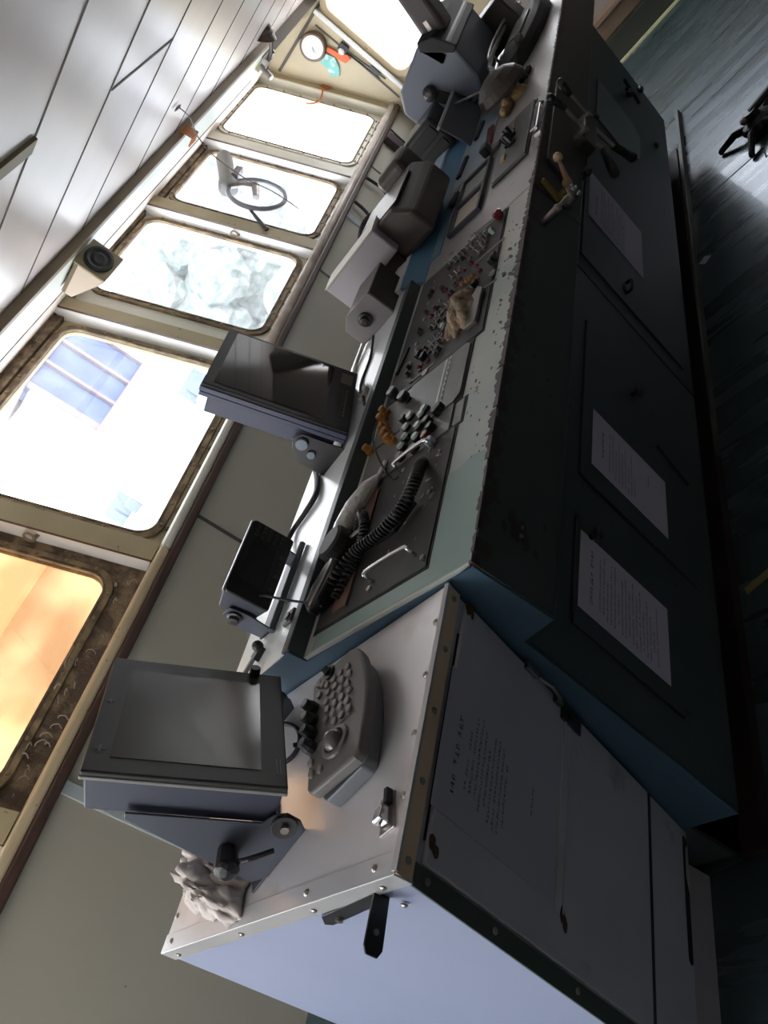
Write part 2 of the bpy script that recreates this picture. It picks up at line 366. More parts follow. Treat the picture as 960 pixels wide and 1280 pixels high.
# twisted scraps of putty and clips hanging in the grimy trough
g = G()
for k in range(24):
    u = random.uniform(.95, 2.0); v = random.uniform(.05, .13); a = random.uniform(-.02, .03); b_ = random.uniform(-.03, .01)
    g.tube([WM @ p for p in smooth_pts([(u, v, .004), (u + a * .4, v + b_ * .3, .022), (u + a, v + b_, .024), (u + a * 1.1 - .008, v + b_ * 1.5, .010)], 4)], random.uniform(.0015, .0035), 5)
g.done('loose_putty', mat('grey_loose_putty', (.38, .33, .27), .7), wf)['kind'] = 'stuff'
# stiffener posts between the windows
posts = [(-.40, -.29), (.84, .95), (2.065, 2.168), (3.535, 3.63), (4.79, 4.905), (5.90, 6.02)]
for i, (a, b_) in enumerate(posts):
    s = struct(G(WM).bx((a + .004, .0, 0), (b_ - .004, 1.20, .088)), 'trim_%d' % (i + 6), whitem if i > 1 else creamm)
    G(WM).bx((a, -.01, .086), (b_, 1.20, .094)).done('face_plate', tanm if i < 5 else creamm, s, bevel=.002)
    G(WM).bx((a - .0015, -.01, .080), (a + .003, 1.2, .0925)).done('dark_edge', woodbrown, s)
s = struct(G(WM).bx((7.33, 0, 0), (7.40, 1.20, .08)), 'trim_12', creamm); G(WM).bx((7.31, -.01, .078), (7.40, 1.2, .088)).done('face_plate', tanm, s)
# head strip above the panes with recess shade and grime in its colour, ceiling edge beam and soffit
struct(G(WM).bx((XL, 1.122, 0), (6.0, 1.20, .035)).bx((2.17, 1.077, 0), (3.53, 1.13, .03)).bx((4.92, 1.096, 0), (5.9, 1.13, .03)), 'trim_23', dirtm)
struct(G().prism([(6.16, 2.80), (6.16, 2.90), (7.4, 2.82), (7.4, 2.70)], 2.150, ZC), 'trim_24', tanm)
struct(G().prism([(6.16, 2.785), (6.16, 2.80), (7.4, 2.70), (7.4, 2.685)], 2.145, ZC), 'trim_25', groovem)
struct(G().bx((XL, 2.65, 2.176), (6.15, 2.70, ZC)), 'trim_13', beamm, bevel=.004)
struct(G().bx((XL, 2.70, 2.180), (6.3, 3.04, 2.190)), 'trim_14', mat('pale_green_soffit', (.70, .74, .66), .45))
struct(G().bx((XL, 3.04, 2.178), (6.3, 3.06, ZC)), 'trim_15', dirtm)

# far side wall with its windows, the wall behind the camera and the back wall
FM = Matrix(((0, 0, 1, 7.4), (1, 0, 0, 0), (0, 1, 0, 0), (0, 0, 0, 1)))     # local x = world Y, local y = Z, local z = +X
wfar = struct(G(FM).plate((1.78, 1.27, 2.68, 2.10), .09, (1.68, 1.0, 3.6, 2.22), 0, .06), 'wall_far', mat('cream_far_wall_paint', (.52, .44, .29), .5, col2=(.46, .39, .26), scale=3))
greyw = mat('grey_cream_wall_paint', (.42, .37, .32), .5, col2=(.38, .34, .30), scale=2)
G(FM).plate((.45, 1.30, 1.62, 2.10), .09, (-.1, 1.0, 1.68, 2.22), 0, .06).done('window_plate', greyw, wfar)
G(FM).bx((-.1, 0, 0), (3.3, 1.0, .06)).done('lower_plate', greyw, wfar)
G(FM).bx((YB, 0, 0), (-1.25, 2.22, .06)).done('side_plate', greyw, wfar)
G(FM).bx((-.35, 0, 0), (-.1, 2.22, .06)).done('door_post', greyw, wfar)
struct(G(FM).bx((-1.25, 0, .01), (-.35, 2.0, .05)), 'door_1', woodm)
G(FM).bx((-1.25, 2.0, 0), (-.35, 2.22, .06)).done('door_header', greyw, wfar)
for i, (a, b_, z) in enumerate(((1.78, 2.68, 1.27), (.45, 1.62, 1.30))):
    win = thing('window_%d' % (i + 8), None, None); win['kind'] = 'structure'
    G(FM).plate((a - .002, z - .002, b_ + .002, 2.102), .09, (a - .05, z - .05, b_ + .05, 2.15, .13), -.016, .0).done('window_frame', sillcream, win, bevel=.003)
    G(FM).bx((a - .003, z - .003, .02), (b_ + .003, 2.103, .026)).done('pane', glassm, win)
# white frame ledge and dark rods beside the far window
g = G(); g.bx((7.34, 2.735, 1.20), (7.40, 2.765, 2.12)); s = struct(g, 'trim_16', whitem, bevel=.004)
struct(G().bx((7.392, 1.4, 2.105), (7.40, 3.35, 2.13)), 'trim_17', groovem)
struct(G().bx((7.392, 2.84, 1.18), (7.40, 2.852, 2.06)), 'trim_18', groovem)
struct(G().bx((7.30, 1.0, 2.14), (7.40, 2.64, 2.22)), 'trim_19', tanm)
struct(G().bx((7.36, -.1, .17), (7.40, 1.46, .30)), 'baseboard_far', woodm, bevel=.01)
struct(G().bx((7.28, -.1, .30), (7.40, 1.46, .335)), 'trim_20', woodm, bevel=.006)
struct(G().bx((7.17, -.1, 0), (7.225, 1.60, .012)), 'trim_21', paleyel)
struct(G().bx((7.225, -.1, 0), (7.40, 1.60, .17)), 'trim_22', mat('dark_green_base_plate', (.05, .055, .045), .5))
# wall behind and beside the camera
LM = Matrix(((0, 0, -1, XL), (1, 0, 0, 0), (0, 1, 0, 0), (0, 0, 0, 1)))
wl = struct(G(LM).plate((1.30, .80, 2.80, 2.12), .08, (.3, .0, 3.5, 2.22), 0, .05), 'wall_left', creamm)
G(LM).bx((YB, .0, 0), (.3, 2.22, .05)).done('window_plate', creamm, wl)
struct(G().bx((XL, YB - .06, 0), (XR, YB, ZC)), 'wall_back', mat('low_bounce_back_wall', (.10, .095, .10), .5))  # unseen wall, coloured dark to cut bounce onto the console front

# ------------------------------------------------------------------ outside: quay, shed, trees
def ray(x, y):
    c = Vector((x - 480, y - 640, 1035)); return Vector((CX.dot(c), CT.dot(c), CZ_.dot(c)))
def hitY(x, y, Y):
    c = Vector((x - 480, y - 640, 1035)); r = Vector((CX.dot(c), CT.dot(c), CZ_.dot(c))); return EYE + r * ((Y - EYE.y) / r.y)
q = G().bx((-160, 6, -9.2), (460, 500, -9)).done('quay_ground', quaym); q['kind'] = 'structure'
sh = thing('dock_shed', 'blue clad dock building seen through the wide window', 'building', (52, 60, -9))
a, b_, c_, d_ = (61.5, 52.0, 3.0, 10.0)
g = G()
for k in range(3):
    x0 = 51.8 + k * 3.3; g.bx((x0, 60, 2.9), (x0 + 2.9, 62.5, 9.8))
g.done('wall', hullm, sh, world=True)
G().bx((51.5, 60.6, -9), (61.5, 66, 9.4)).done('rear_wall', quaym, sh, world=True)
g = G()
for k in range(4):
    x0 = 51.5 + k * 3.3; g.bx((x0, 59.7, 2.5), (x0 + .35, 60.2, 10.2))
g.bx((51, 59.6, 9.8), (62, 66.3, 10.4)); g.bx((51, 59.6, 2.3), (62, 60.4, 2.9)); g.done('frame', hull2, sh, world=True)
random.seed(11)
for k, (px, py, l, h) in enumerate(((232, 528, 7, 3), (228, 556, 4, 2), (218, 580, 9, 1.6), (206, 606, 6, 3), (178, 632, 10, 2.4), (160, 648, 7, 4), (246, 498, 8, 4), (238, 575, 3, 2), (212, 540, 12, 5), (190, 600, 5, 2.4))):
    r_ = ray(px, py); p = EYE + r_ * ((-9 - 1.62) / r_.z)
    o = G().bx((p.x, p.y, -9), (p.x + l, p.y + 3, -9 + h)).bx((p.x + .4, p.y - .4, -9), (p.x + 1.4, p.y, -9 + h * .7)).done('shipping_crate', outm, bevel=.05)
    tag(o, 'hazy crate standing on the bright quay outside the windows', 'crate', 'crates on the quay')
for k, (x, y, z, r) in enumerate(((37, 28, 2.4, 4.6), (50, 36, 2.6, 6.6), (34, 24, -4.0, 3.2))):
    t = thing('tree', ['pale leafy tree beyond the third window, middle of the three', 'largest hazy leafy tree beyond the windows, farthest of the three', 'smallest hazy leafy tree beyond the windows, nearest of the three'][k], 'tree', (x, y, -9))
    g = G()
    for j in range(14):
        d = Vector((random.gauss(0, 1), random.gauss(0, 1), random.gauss(0, .8))).normalized() * r * .6
        g.ball((d.x, d.y, z + 9 + d.z), r * random.uniform(.35, .55), sub=3, wob=.12)
    g.done('crown', leafm, t); G().cyl((0, 0, 0), (0, 0, z + 9), .35, .2, n=10).done('trunk', woodbrown, t)

# ------------------------------------------------------------------ near cabinet
def hitP(x, y, P0, N):
    r = ray(x, y); return EYE + r * ((Vector(P0) - EYE).dot(Vector(N)) / r.dot(Vector(N)))
def basis(o, x, y):
    x = Vector(x).normalized(); y = Vector(y).normalized(); z = x.cross(y)
    m = Matrix((x, y, z)).transposed().to_4x4(); m.translation = Vector(o); return m

cab = thing('cabinet', 'pale sheet-metal cabinet with riveted top standing nearest, at the end of the green console', 'cabinet', (.40, .885, 0))
prof = [(.887, 1.050), (1.60, 1.050), (1.60, 0), (1.22, 0), (1.22, .19), (1.125, .195)]
G().prism(prof, .404, .868, 'yz').done('body', frontm, cab, world=True)
G().prism([(.885, 1.053), (1.602, 1.053), (1.602, 0), (1.23, 0), (1.127, .19)], .398, .404, 'yz').done('side_panel', sidem, cab, world=True)
g = G(); g.bx((.397, .884, 1.050), (.870, 1.604, 1.0555)); g.done('worktop', alum, cab, world=True, bevel=.0015)
g = G(); g.bx((.3955, .883, 1.0555), (.428, 1.604, 1.0575)); g.bx((.3945, .884, 1.026), (.398, 1.602, 1.0575)); g.done('side_lip', lipm, cab, world=True, bevel=.001)
CF = basis((.40, .885, 1.055), (1, 0, 0), (0, -.271, .963))
g = G(CF); g.bx((-.003, -.031, .0005), (.470, .001, .004)); g.done('front_trim', trimm, cab, world=True, bevel=.001)
g = G(CF); g.bx((0, -.002, -.004), (.470, .0035, .0045)); g.done('front_lip', lipm, cab, world=True)
g = G(CF); g.bx((-.004, -.895, .0005), (.026, -.031, .004)); g.done('corner_strip', frontdk, cab, world=True)
g = G(CF); g.bx((.030, -.700, .001), (.462, -.046, .008)); dr = g.done('door', frontm, cab, world=True, bevel=.0015)
g = G(CF); g.bx((.004, -.722, .0005), (.468, -.7005, .0030)); g.done('door_gap', inkm, dr, world=True); G(CF).bx((.06, -.0455, .0005), (.40, -.042, .0025)).done('door_gap', inkm, dr, world=True)
g = G(CF); g.bx((.10, -.372, .008), (.45, -.366, .0105)); g.bx((.10, -.392, .008), (.44, -.388, .0095)); g.done('door_rib', frontm, dr, world=True)
# latch of the door: hasp, keeper and black strap
g = G(CF); g.bx((.452, -.262, .008), (.468, -.225, .016)); g.tube([(.458, -.268, .012), (.452, -.295, .026), (.456, -.335, .018)], .004, 8); g.bx((.446, -.345, .008), (.460, -.325, .018)); g.done('door_latch', steel, dr, world=True, bevel=.001)
g = G(CF); g.bx((.428, -.42, .008), (.462, -.352, .013)); g.cyl((.445, -.375, .012), (.445, -.375, .018), .006); g.done('hinge', blackp, dr, world=True, bevel=.001)
# slot in the plinth with a torn edge
g = G(CF); g.bx((.21, -.893, .0005), (.445, -.872, .0022)); g.cyl((.445, -.8825, .0005), (.445, -.8825, .0022), .0105); g.cyl((.21, -.8825, .0005), (.21, -.8825, .0022), .0105); g.done('foot_slot', blackp, cab, world=True)
g = G(CF); g.prism([(.34, -.893), (.44, -.893), (.43, -.884), (.37, -.880)], .0022, .004); g.done('slot_flap', lipm, cab, world=True)
# rust stains with their own shape, screws
rust_m = mat('brown_rust', (.09, .055, .03), .8)
for sp in (((.455, -.052, .010), (.462, -.062, .007), (.450, -.064, .006)), ((.06, -.052, .009), (.052, -.062, .008)), ((.10, -.39, .010), (.088, -.398, .009))):
    g = G(CF)
    for (u, v, r) in sp: g.ball((u, v, .0085), r, (1.2, .8, .06), 2, wob=.25)
    g.done('rust_spot', rust_m, cab, world=True)
r0 = G().lathe([(.0055, 0), (.005, .002), (.002, .0035)], 10).done('screw', steel, cab)
spots = [TR(*p) for p in ((.412, .93, 1.0575), (.412, 1.10, 1.0575), (.412, 1.32, 1.0575), (.412, 1.57, 1.0575), (.505, .897, 1.0555), (.60, .90, 1.0555), (.70, .90, 1.0555), (.80, .90, 1.0555),
    (.60, 1.03, 1.0555), (.53, 1.45, 1.0555), (.46, 1.59, 1.0555), (.66, 1.16, 1.0555))]
spots += [CF @ TR(x, -.016, .004) for x in (.02, .13, .24, .35, .45)] + [CF @ TR(.012, v, .004) for v in (-.06, -.22, -.45, -.7)]
spots += [TR(.3945, y, z) @ RY(-math.pi / 2) for y, z in ((.93, 1.04), (1.10, 1.04), (1.32, 1.04), (1.56, 1.04), (.95, .99))]
inv = MW[cab.name].inverted()
for i, m in enumerate(spots):
    if i == 0: r0.matrix_local = inv @ m
    else: inst(r0, cab, inv @ m)
# bright catch on the front edge of the top
t = thing('cabinet_catch', 'small bright metal catch clipped on the front edge of the cabinet top', 'catch', (.485, .925, 1.0555), R(15))
G().bx((-.028, -.015, 0), (.03, .016, .003)).tube([(-.02, -.008, .003), (-.028, 0, .012), (-.014, .008, .012), (.02, .008, .006)], .0025).done('base_plate', steel, t, bevel=.001)
G().prism([(-.02, .003), (.006, .003), (.004, .018), (-.018, .022)], -.008, .010, 'xz').done('tongue', chrome, t, bevel=.002)
G().bx((.008, -.012, .003), (.032, -.004, .014)).done('stop', blackr, t, bevel=.001)
# black angle bracket screwed to the pale end sheet
t = thing('angle_bracket', 'black L-shaped bracket screwed to the pale end sheet of the near cabinet', 'bracket', (.3975, .96, 1.0))
M_ = basis((.3975, .96, 1.0), (0, 1, 0), (0, 0, 1))      # local x = +Y, y = +Z, z = +X
g = G(M_); g.prism([(0, .010), (0, .035), (.150, .020), (.172, .000), (.160, -.008)], -.004, 0); g.done('long_arm', blackp, t, world=True, bevel=.001)
g = G(M_); g.prism([(.010, 0), (.006, -.066), (.012, -.076), (.030, -.076), (.035, -.066), (.035, 0)], -.004, 0, 'yz'); g.done('short_arm', blackp, t, world=True, bevel=.001)
g = G(M_); g.cyl((.125, .004, -.004), (.125, .004, -.009), .006, n=8); g.cyl((-.004, .022, -.048), (-.007, .022, -.048), .004, n=8); g.done('screw', steel, t, world=True)

# ------------------------------------------------------------------ monitor with its bracket on the cabinet
def monitor_case(t, M, W, H, bez, depth, inset, screen_rect, bm, cm, sm, bt=.014, slope=.03):
    """front bezel, glass, tapering case; M local: x along, y depth back, z up"""
    x0, z0, x1, z1 = screen_rect
    g = G(M); g.bx((0, 0, 0), (W, bt, H)); f = g.done('front_bezel', bm, t, bevel=.004)
    g = G(M @ basis((0, -.0008, 0), (1, 0, 0), (0, 0, 1))); g.bx((x0, z0, 0), (x1, z1, .001)); g.done('screen', sm, t)
    g = G(M); a = inset
    g.prism([(bt, a), (bt + depth, a + slope * .3), (bt + depth, H - a - slope * .3), (bt, H - a)], a, W - a, 'yz'); g.done('case', cm, t, bevel=.004)
    return f
t = thing('radar_display', 'large square flat radar display on a tilting bracket on top of the near cabinet', 'monitor', (.552, 1.126, 1.0555), R(32.7))
M = TR(0, 0, .0635) @ RX(R(-24.3)); W, H = .338, .308
g = G(M); g.bx((0, 0, 0), (W, .010, H)); f = g.done('front_bezel', bezelm, t, bevel=.003)
g = G(M); g.bx((-.001, .009, -.001), (W + .001, .016, H + .001)); g.done('bezel_rim', mat('grey_rim', (.22, .22, .21), .4), t, bevel=.002)
g = G(M); g.bx((.038, -.001, .042), (.298, 0, .272)); g.done('screen', screen2, t)
g = G(M); g.prism([(.016, .006), (.070, .010), (.070, H - .012), (.016, H - .006)], .004, W - .004, 'yz'); g.done('case', slate_near, t, bevel=.003)
g = G(M)
for (u, v, s) in ((.191, .293, .007), (.057, .289, .009)):
    g.bx((u - s, -.001, v - .0012), (u + s, 0, v + .0012)); g.bx((u - .0012, -.001, v - s), (u + .0012, 0, v + s)); g.ball((u, 0, v), s * .45, (1, .15, 1))
for u in (.058, .052): g.bx((.030, -.001, u - .042), (.070, 0, u - .0405))
g.done('bezel_marks', mat('faint_grey_marking', (.17, .17, .165), .5), t)
G(M).cyl((.328, .004, .052), (.328, -.018, .052), .010, n=14).done('dimmer_knob', blackp, t, bevel=.001)
arm = [(.045, .014), (.041, -.006), (.052, -.028), (.070, -.0386), (.163, .0034), (.176, .028), (.128, .128), (.074, .236), (.062, .236), (.062, .03)]
for side, (a, b_) in (('near', (-.008, -.004)), ('far', (W + .004, W + .008))):
    g = G(M); g.prism(arm, a, b_, 'yz'); br = g.done('bracket_arm', slate2, t, bevel=.0015)
    xs = a if side == 'near' else b_; sg = -1 if side == 'near' else 1
    G(M).cyl((xs, .062, -.004), (xs + sg * .008, .062, -.004), .021, n=20).done('pivot_washer', blackp, br, bevel=.001)
    G(M).cyl((xs + sg * .008, .062, -.004), (xs + sg * .014, .062, -.004), .007, n=8).done('pivot_bolt', steel, br)
    g = G(M); g.cyl((xs, .118, .075), (xs + sg * .040, .118, .075), .016, .020, n=14); g.ball((xs + sg * .04, .118, .075), .020, (.5, 1, 1))
    g.tube([(xs + sg * .03, .118, .075), (xs + sg * .036, .10, .045), (xs + sg * .030, .086, .008)], .0045); g.done('lock_knob', blackp, br)
G().bx((-.006, .11, 0), (W + .006, .19, .004)).done('base_plate', slate2, t, bevel=.001)
G().cyl((W, .05, .045), (W, .075, .045), .018).done('cable_gland', blackp, t)
# leads behind the display
o = G().tube(smooth_pts([(.66, 1.20, 1.10), (.68, 1.18, 1.062), (.655, 1.165, 1.0605), (.61, 1.15, 1.0605), (.585, 1.118, 1.0605), (.578, 1.085, 1.062)]), .004, 8).done('keypad_cable', blackr, smooth=True)
tag(o, 'short black lead running from the keypad to the radar display', 'cable')
o = G().tube(smooth_pts([(.775, 1.40, 1.085), (.780, 1.36, 1.062), (.745, 1.295, 1.0605), (.706, 1.268, 1.0605), (.680, 1.285, 1.062), (.672, 1.33, 1.075), (.69, 1.37, 1.085)]), .0045, 8).done('display_cable', blackr, smooth=True)
tag(o, 'looped black cable lying under the lower edge of the radar display', 'cable')

# ------------------------------------------------------------------ radar keypad with trackball
t = thing('radar_keypad', 'grey brown keypad with trackball and round keys lying on the cabinet top', 'keypad', (.566, .962, 1.0555), R(21.6))
KL, KD = .258, .118
out = [(0, .012), (.008, 0)] + [(.008 + (KL - .016) * k / 10, -.020 * math.sin(math.pi * k / 10)) for k in range(1, 10)] + [(KL - .008, .004), (KL, .020), (KL, KD - .012), (KL - .012, KD), (.012, KD), (0, KD - .010)]
g = G(); g.prism([(x * .96 + .005, y * .9 + .012) for x, y in out], 0, .026); g.done('base', greyk2, t, bevel=.003)
KM = TR(0, 0, .026) @ RX(R(5)); g = G(KM); g.prism(out, 0, .022); g.done('top_shell', greyk, t, bevel=.006, seg=3)
def onk(u, v, z=.022): return KM @ TR(u, v, z)
k0 = G().lathe([(.0068, 0), (.0068, .003), (.0055, .0045)], 14, sx=1.15, sy=.9).done('key', keym, t, smooth=False); first = True
for i in range(6):
    for j in range(4):
        if i == 0 and j > 2: continue
        m = onk(.108 + i * .021, .020 + j * .0175 + .004 * (i % 2))
        if first: k0.matrix_local = m; first = False
        else: inst(k0, t, m)
for (u, v) in ((.225, .088), (.205, .096), (.235, .098)): inst(k0, t, onk(u, v))
for (u, v) in ((.035, .105), (.060, .108), (.03, .085)): inst(k0, t, onk(u, v))
g = G(onk(.062, .052)); g.lathe([(.030, -.001), (.028, .004), (.022, .005), (.020, .001)], 24); g.done('trackball_ring', greyk, t)
G(onk(.062, .052)).ball((0, 0, .002), .019, sub=3).done('trackball', mat('glossy_dark_ball', (.10, .095, .09), .12), t, smooth=True)
kn = G().lathe([(.0125, 0), (.0125, .010), (.010, .016), (.009, .024)], 10).done('rotary_knob', blackp, t, bevel=.001); first = True
for i in range(4):
    m = onk(.090 + i * .030, .108)
    if first: kn.matrix_local = m; first = False
    else: inst(kn, t, m)
g = G(onk(.243, .072)); g.lathe([(.017, 0), (.017, .004)], 18, sy=.7); g.cyl((0, 0, .004), (.004, .002, .012), .009, .006, 12); g.done('power_key', blackp, t)
G(KM).bx((.093, .018, .0215), (.095, .10, .0228)).done('divider', blackp, t)

# ------------------------------------------------------------------ crumpled rag
def rag(name, mt, c, rx, ry, rz, n=56, seed=3, lab=None, cat='rag'):
    random.seed(seed); b = bmesh.new(); V = {}
    ph = [random.uniform(0, 6.3) for _ in range(8)]
    for i in range(n + 1):
        for j in range(n + 1):
            u, v = i / n * 2 - 1, j / n * 2 - 1; r = max(abs(u), abs(v)); 
            d = 1 + .18 * math.sin(3 * math.atan2(v, u) + ph[0]) + .10 * math.sin(7 * math.atan2(v, u) + ph[1])
            h = (1 - r ** 2.2) * (.55 + .45 * abs(math.sin(5 * u + 3 * v + ph[2]) * math.cos(4 * v - 3 * u + ph[3]))) + .16 * abs(math.sin(11 * u + ph[4] + 5 * v)) * (1 - r ** 4)
            k = max(abs(u), abs(v)) / max(1e-6, math.hypot(u, v)) if (u or v) else 1
            V[i, j] = b.verts.new((u * k * rx * d, v * k * ry * d, max(.002, h * rz)))
    for i in range(n):
        for j in range(n): b.faces.new((V[i, j], V[i + 1, j], V[i + 1, j + 1], V[i, j + 1]))
    G_ = G(); G_.b = b; o = G_.done(name, mt, smooth=True); s = o.modifiers.new('thick', 'SOLIDIFY'); s.thickness = .003; s.offset = -1
    tx = bpy.data.textures.new(name, 'CLOUDS'); tx.noise_scale = .028; tx.noise_depth = 3; d_ = o.modifiers.new('crumple', 'DISPLACE'); d_.texture = tx; d_.strength = .028; d_.mid_level = .42; d_.texture_coords = 'LOCAL'
    o.location = c; return tag(o, lab, cat)
o = rag('cleaning_rag', ragm, (.482, 1.405, 1.0585), .062, .108, .085, lab='crumpled dirty white rag lying behind the bracket of the radar display')
o.rotation_euler = (0, 0, R(-20))

# ------------------------------------------------------------------ the long console (two joined units)
SL = math.atan2(.037, .461)
def TP(x, y, dz=0, a=0):            # a frame lying on the sloping console top
    return TR(x, y, 1.058 + (y - .822) * .037 / .461 + .002) @ RX(SL) @ TR(0, 0, dz) @ RZ(a)
def tpx(x, y, dz=0):
    p = hitP(x, y, (0, .822, 1.060 + dz), Vector((1, 0, 0)).cross(Vector((0, .461, .037)))); return p.x, p.y
LF = basis((0, .905, .865), (1, 0, 0), (0, -.129, .9916))     # lower face: local x = world X, y up the face, z outward
apronm = mat('dark_teal_apron_paint', (.062, .077, .075), .45, col2=(.052, .067, .066), scale=3, col3=(.03, .025, .02), s3=15, lo3=.69, hi3=.71, edge=(2, 1.056, .024, (.05, .033, .03)))
def console(x0, x1, label, top_m, near):
    t = thing('console', label, 'console', (x0, .822, 0))
    body = [(.905, .866), (.995, .19), (1.11, .19), (1.11, .03), (1.585, .03), (1.585, 1.02), (.93, 1.02)]
    G().prism(body, x0 + .004, x1 - .002, 'yz').done('lower_body', tealm, t, world=True)
    G().prism([(.822, 1.056), (.822, .880), (.826, .874), (.93, .864), (.95, 1.05)], x0, x1 - .002, 'yz').done('apron', apronm, t, world=True)
    G().prism([(.8205, 1.056), (.822, 1.060), (1.284, 1.097), (1.284, 1.085), (.84, 1.04)], x0, x1 - .001, 'yz').done('top_plate', top_m, t, world=True, bevel=.0015)
    G().prism([(1.284, 1.06), (1.284, 1.134), (1.31, 1.134), (1.31, 1.06)] if near else [(1.268, 1.06), (1.268, 1.0985), (1.345, 1.143), (1.35, 1.06)], x0 + .001, x1 - .002, 'yz').done('upstand', tealm if near else mat('bright_blue_panel', (.12, .27, .42), .4), t, world=True, bevel=.002)
    if near: G().prism([(1.288, 1.10), (1.288, 1.130), (1.588, 1.118), (1.588, 1.02)], x0 + .001, x1 - .002, 'yz').done('rear_ledge', ledgem, t, world=True, bevel=.002)
    else:
        G().prism([(1.34, 1.10), (1.34, 1.143), (1.40, 1.150), (1.588, 1.118), (1.588, 1.02)], x0 + .001, x1 - .002, 'yz').done('rear_ledge', ledgem, t, world=True, bevel=.002)
    g = G(); g.bx((x0, 1.11, 0), (x1, 1.12, .19)); g.bx((x0, 1.05, 0), (x1, 1.12, .035)); g.done('plinth', rust, t, world=True)
    return t
con = console(.88, 2.295, 'near unit of the dark green console, with the switch rows', bandm, True)
G().prism([(.826, 1.052), (.826, .876), (.907, .866), (.993, .194), (1.11, .194), (1.58, .194), (1.58, 1.118), (1.29, 1.128), (1.283, 1.088)], .8765, .8795, 'yz').done('end_plate', bluem, con, world=True)
con2 = console(2.30, 4.70, 'far unit of the dark green console, carrying the steel levers', band2, False)
t = thing('floor_curb', 'low grey green curb strip running along the foot of the console', 'curb', (3.3, 1.045, 0))
G().prism([(1.25, 1.062), (1.25, 1.082), (5.2, 1.035), (5.2, 1.012)], 0, .032, 'xy').done('strip', curbm, t, world=True, bevel=.003)

def lowpart(par, name, mt, *boxes, bevel=.001):
    g = G(LF)
    for b_ in boxes: g.bx(b_[:3], b_[3:])
    return g.done(name, mt, par, world=True, bevel=bevel)
seamd = mat('dark_green_seam', (.012, .018, .018), .6)
# doors on the lower face with seams, knobs and a drop handle
def lowdoor(par, x0, x1, v0, v1, kx, kv, kind):
    d = lowpart(par, 'door', tealm, (x0, v0, .001, x1, v1, .005))
    lowpart(d, 'door_seam', seamd, (x0 - .003, v0 - .003, .0005, x1 + .003, v0, .0018), (x0 - .003, v1, .0005, x1 + .003, v1 + .003, .0018), (x0 - .003, v0, .0005, x0, v1, .0018), (x1, v0, .0005, x1 + .003, v1, .0018))
    g = G(LF)
    if kind == 'knob':
        g.cyl((kx, kv, .005), (kx, kv, .020), .007, n=10); g.ball((kx, kv, .026), .014, (1.3, 1, .8)); 
    else:
        g.tube(smooth_pts([(kx - .03, kv, .006), (kx - .028, kv, .03), (kx + .028, kv, .03), (kx + .03, kv, .006)], 4), .005); g.ball((kx, kv, .006), .02, (1.5, .7, .3))
    g.done('door_handle', blackp, d, world=True)
lowdoor(con, 1.00, 1.285, -.49, -.12, 1.30 - .05, -.06 - .10, 'knob')
lowdoor(con, 1.42, 2.05, -.60, -.12, 1.925, -.325, 'knob')
lowdoor(con2, 2.38, 3.42, -.62, -.08, 2.46, -.30, 'bar')
lowpart(con, 'lower_panel', tealm, (1.02, -.52, .001, 1.28, -.115, .004))
g = G(LF); g.tube([(1.80, -.425, .012), (1.77, -.57, .012)], .004); g.done('prop_rod', blackp, con, world=True)
# pale rounded plate on the far unit and its dark handles
g = G(LF)
pl = [(3.56 + .22, -.43), (3.95, -.43), (4.02, -.36), (4.02, -.12), (3.58, -.12), (3.58, -.28), (3.62, -.37), (3.70, -.42)]
g.prism(pl, .001, .006, 'xy'); g.done('round_dial_plate', mat('pale_grey_plate', (.16, .185, .18), .4), con2, world=True, bevel=.001)
g = G(LF)
g.ball((4.30, -.34, .02), .02, (1.4, 1, 1)); g.cyl((4.30, -.34, .0), (4.30, -.34, .03), .008); g.tube([(4.24, -.30, .03), (4.36, -.38, .03)], .009); g.tube([(4.27, -.40, .03), (4.33, -.28, .03)], .008)
g.done('valve_handle', blackp, con2, world=True)
g = G(LF); g.ball((4.12, -.56, .01), .018, (1.4, 1, .7)); g.ball((4.62, -.45, .01), .022, (1.6, .8, .7)); g.done('door_catch', blackp, con2, world=True)
# dark worn patch with a small screw on the apron, black spots
g = G(basis((0, .8215, 0), (1, 0, 0), (0, 0, 1)))
random.seed(4)
for (u, v, r) in ((1.005, .98, .017), (1.02, .965, .016), (.995, .955, .013), (1.03, .99, .012), (1.00, 1.005, .008), (.985, .93, .008), (1.06, .915, .006), (1.44, .93, .004), (1.49, .94, .005), (1.60, 1.02, .006), (1.53, .985, .005), (1.9, .97, .004)): g.ball((u, v, 0), r, (1.4, .8, .035), 2, wob=.3)
g.done('worn_patch', mat('bare_dark_metal', (.035, .025, .025), .45), con, world=True)
g = G(basis((0, .8215, 0), (1, 0, 0), (0, 0, 1))); g.cyl((1.0, .968, 0), (1.0, .968, .004), .004); g.cyl((1.02, .968, 0), (1.02, .968, .004), .003); g.done('screw', steel, con, world=True)
# chipped bare edge along the front of the top: ragged flakes
random.seed(9); g = G()
x = .90
while x < 4.3:
    l = random.uniform(.02, .07); d = random.uniform(.012, .024) if 1.1 < x < 2.3 else random.uniform(.003, .010)
    n = 5; poly = [(x, .8185)] + [(x + l * k / n, .822 + d * random.uniform(.3, 1)) for k in range(n + 1)] + [(x + l, .8185)]
    zs = 1.0600
    g.prism(poly, 0, .0016, 'xy', TR(0, .822, zs) @ RX(SL) @ TR(0, -.822, 0)); x += l * random.uniform(.9, 1.4)
g.done('bare_edge', mat('bare_brown_primer', (.085, .062, .062), .55), con, world=True)
random.seed(10); g = G()
for k in range(46):
    x = random.uniform(.95, 2.25); y = random.uniform(.832, .925)
    g.ball((0, 0, 0), random.uniform(.0015, .0042), (random.uniform(.8, 2.2), 1, .2), 1, m=TP(x, y, .0003), wob=.3)
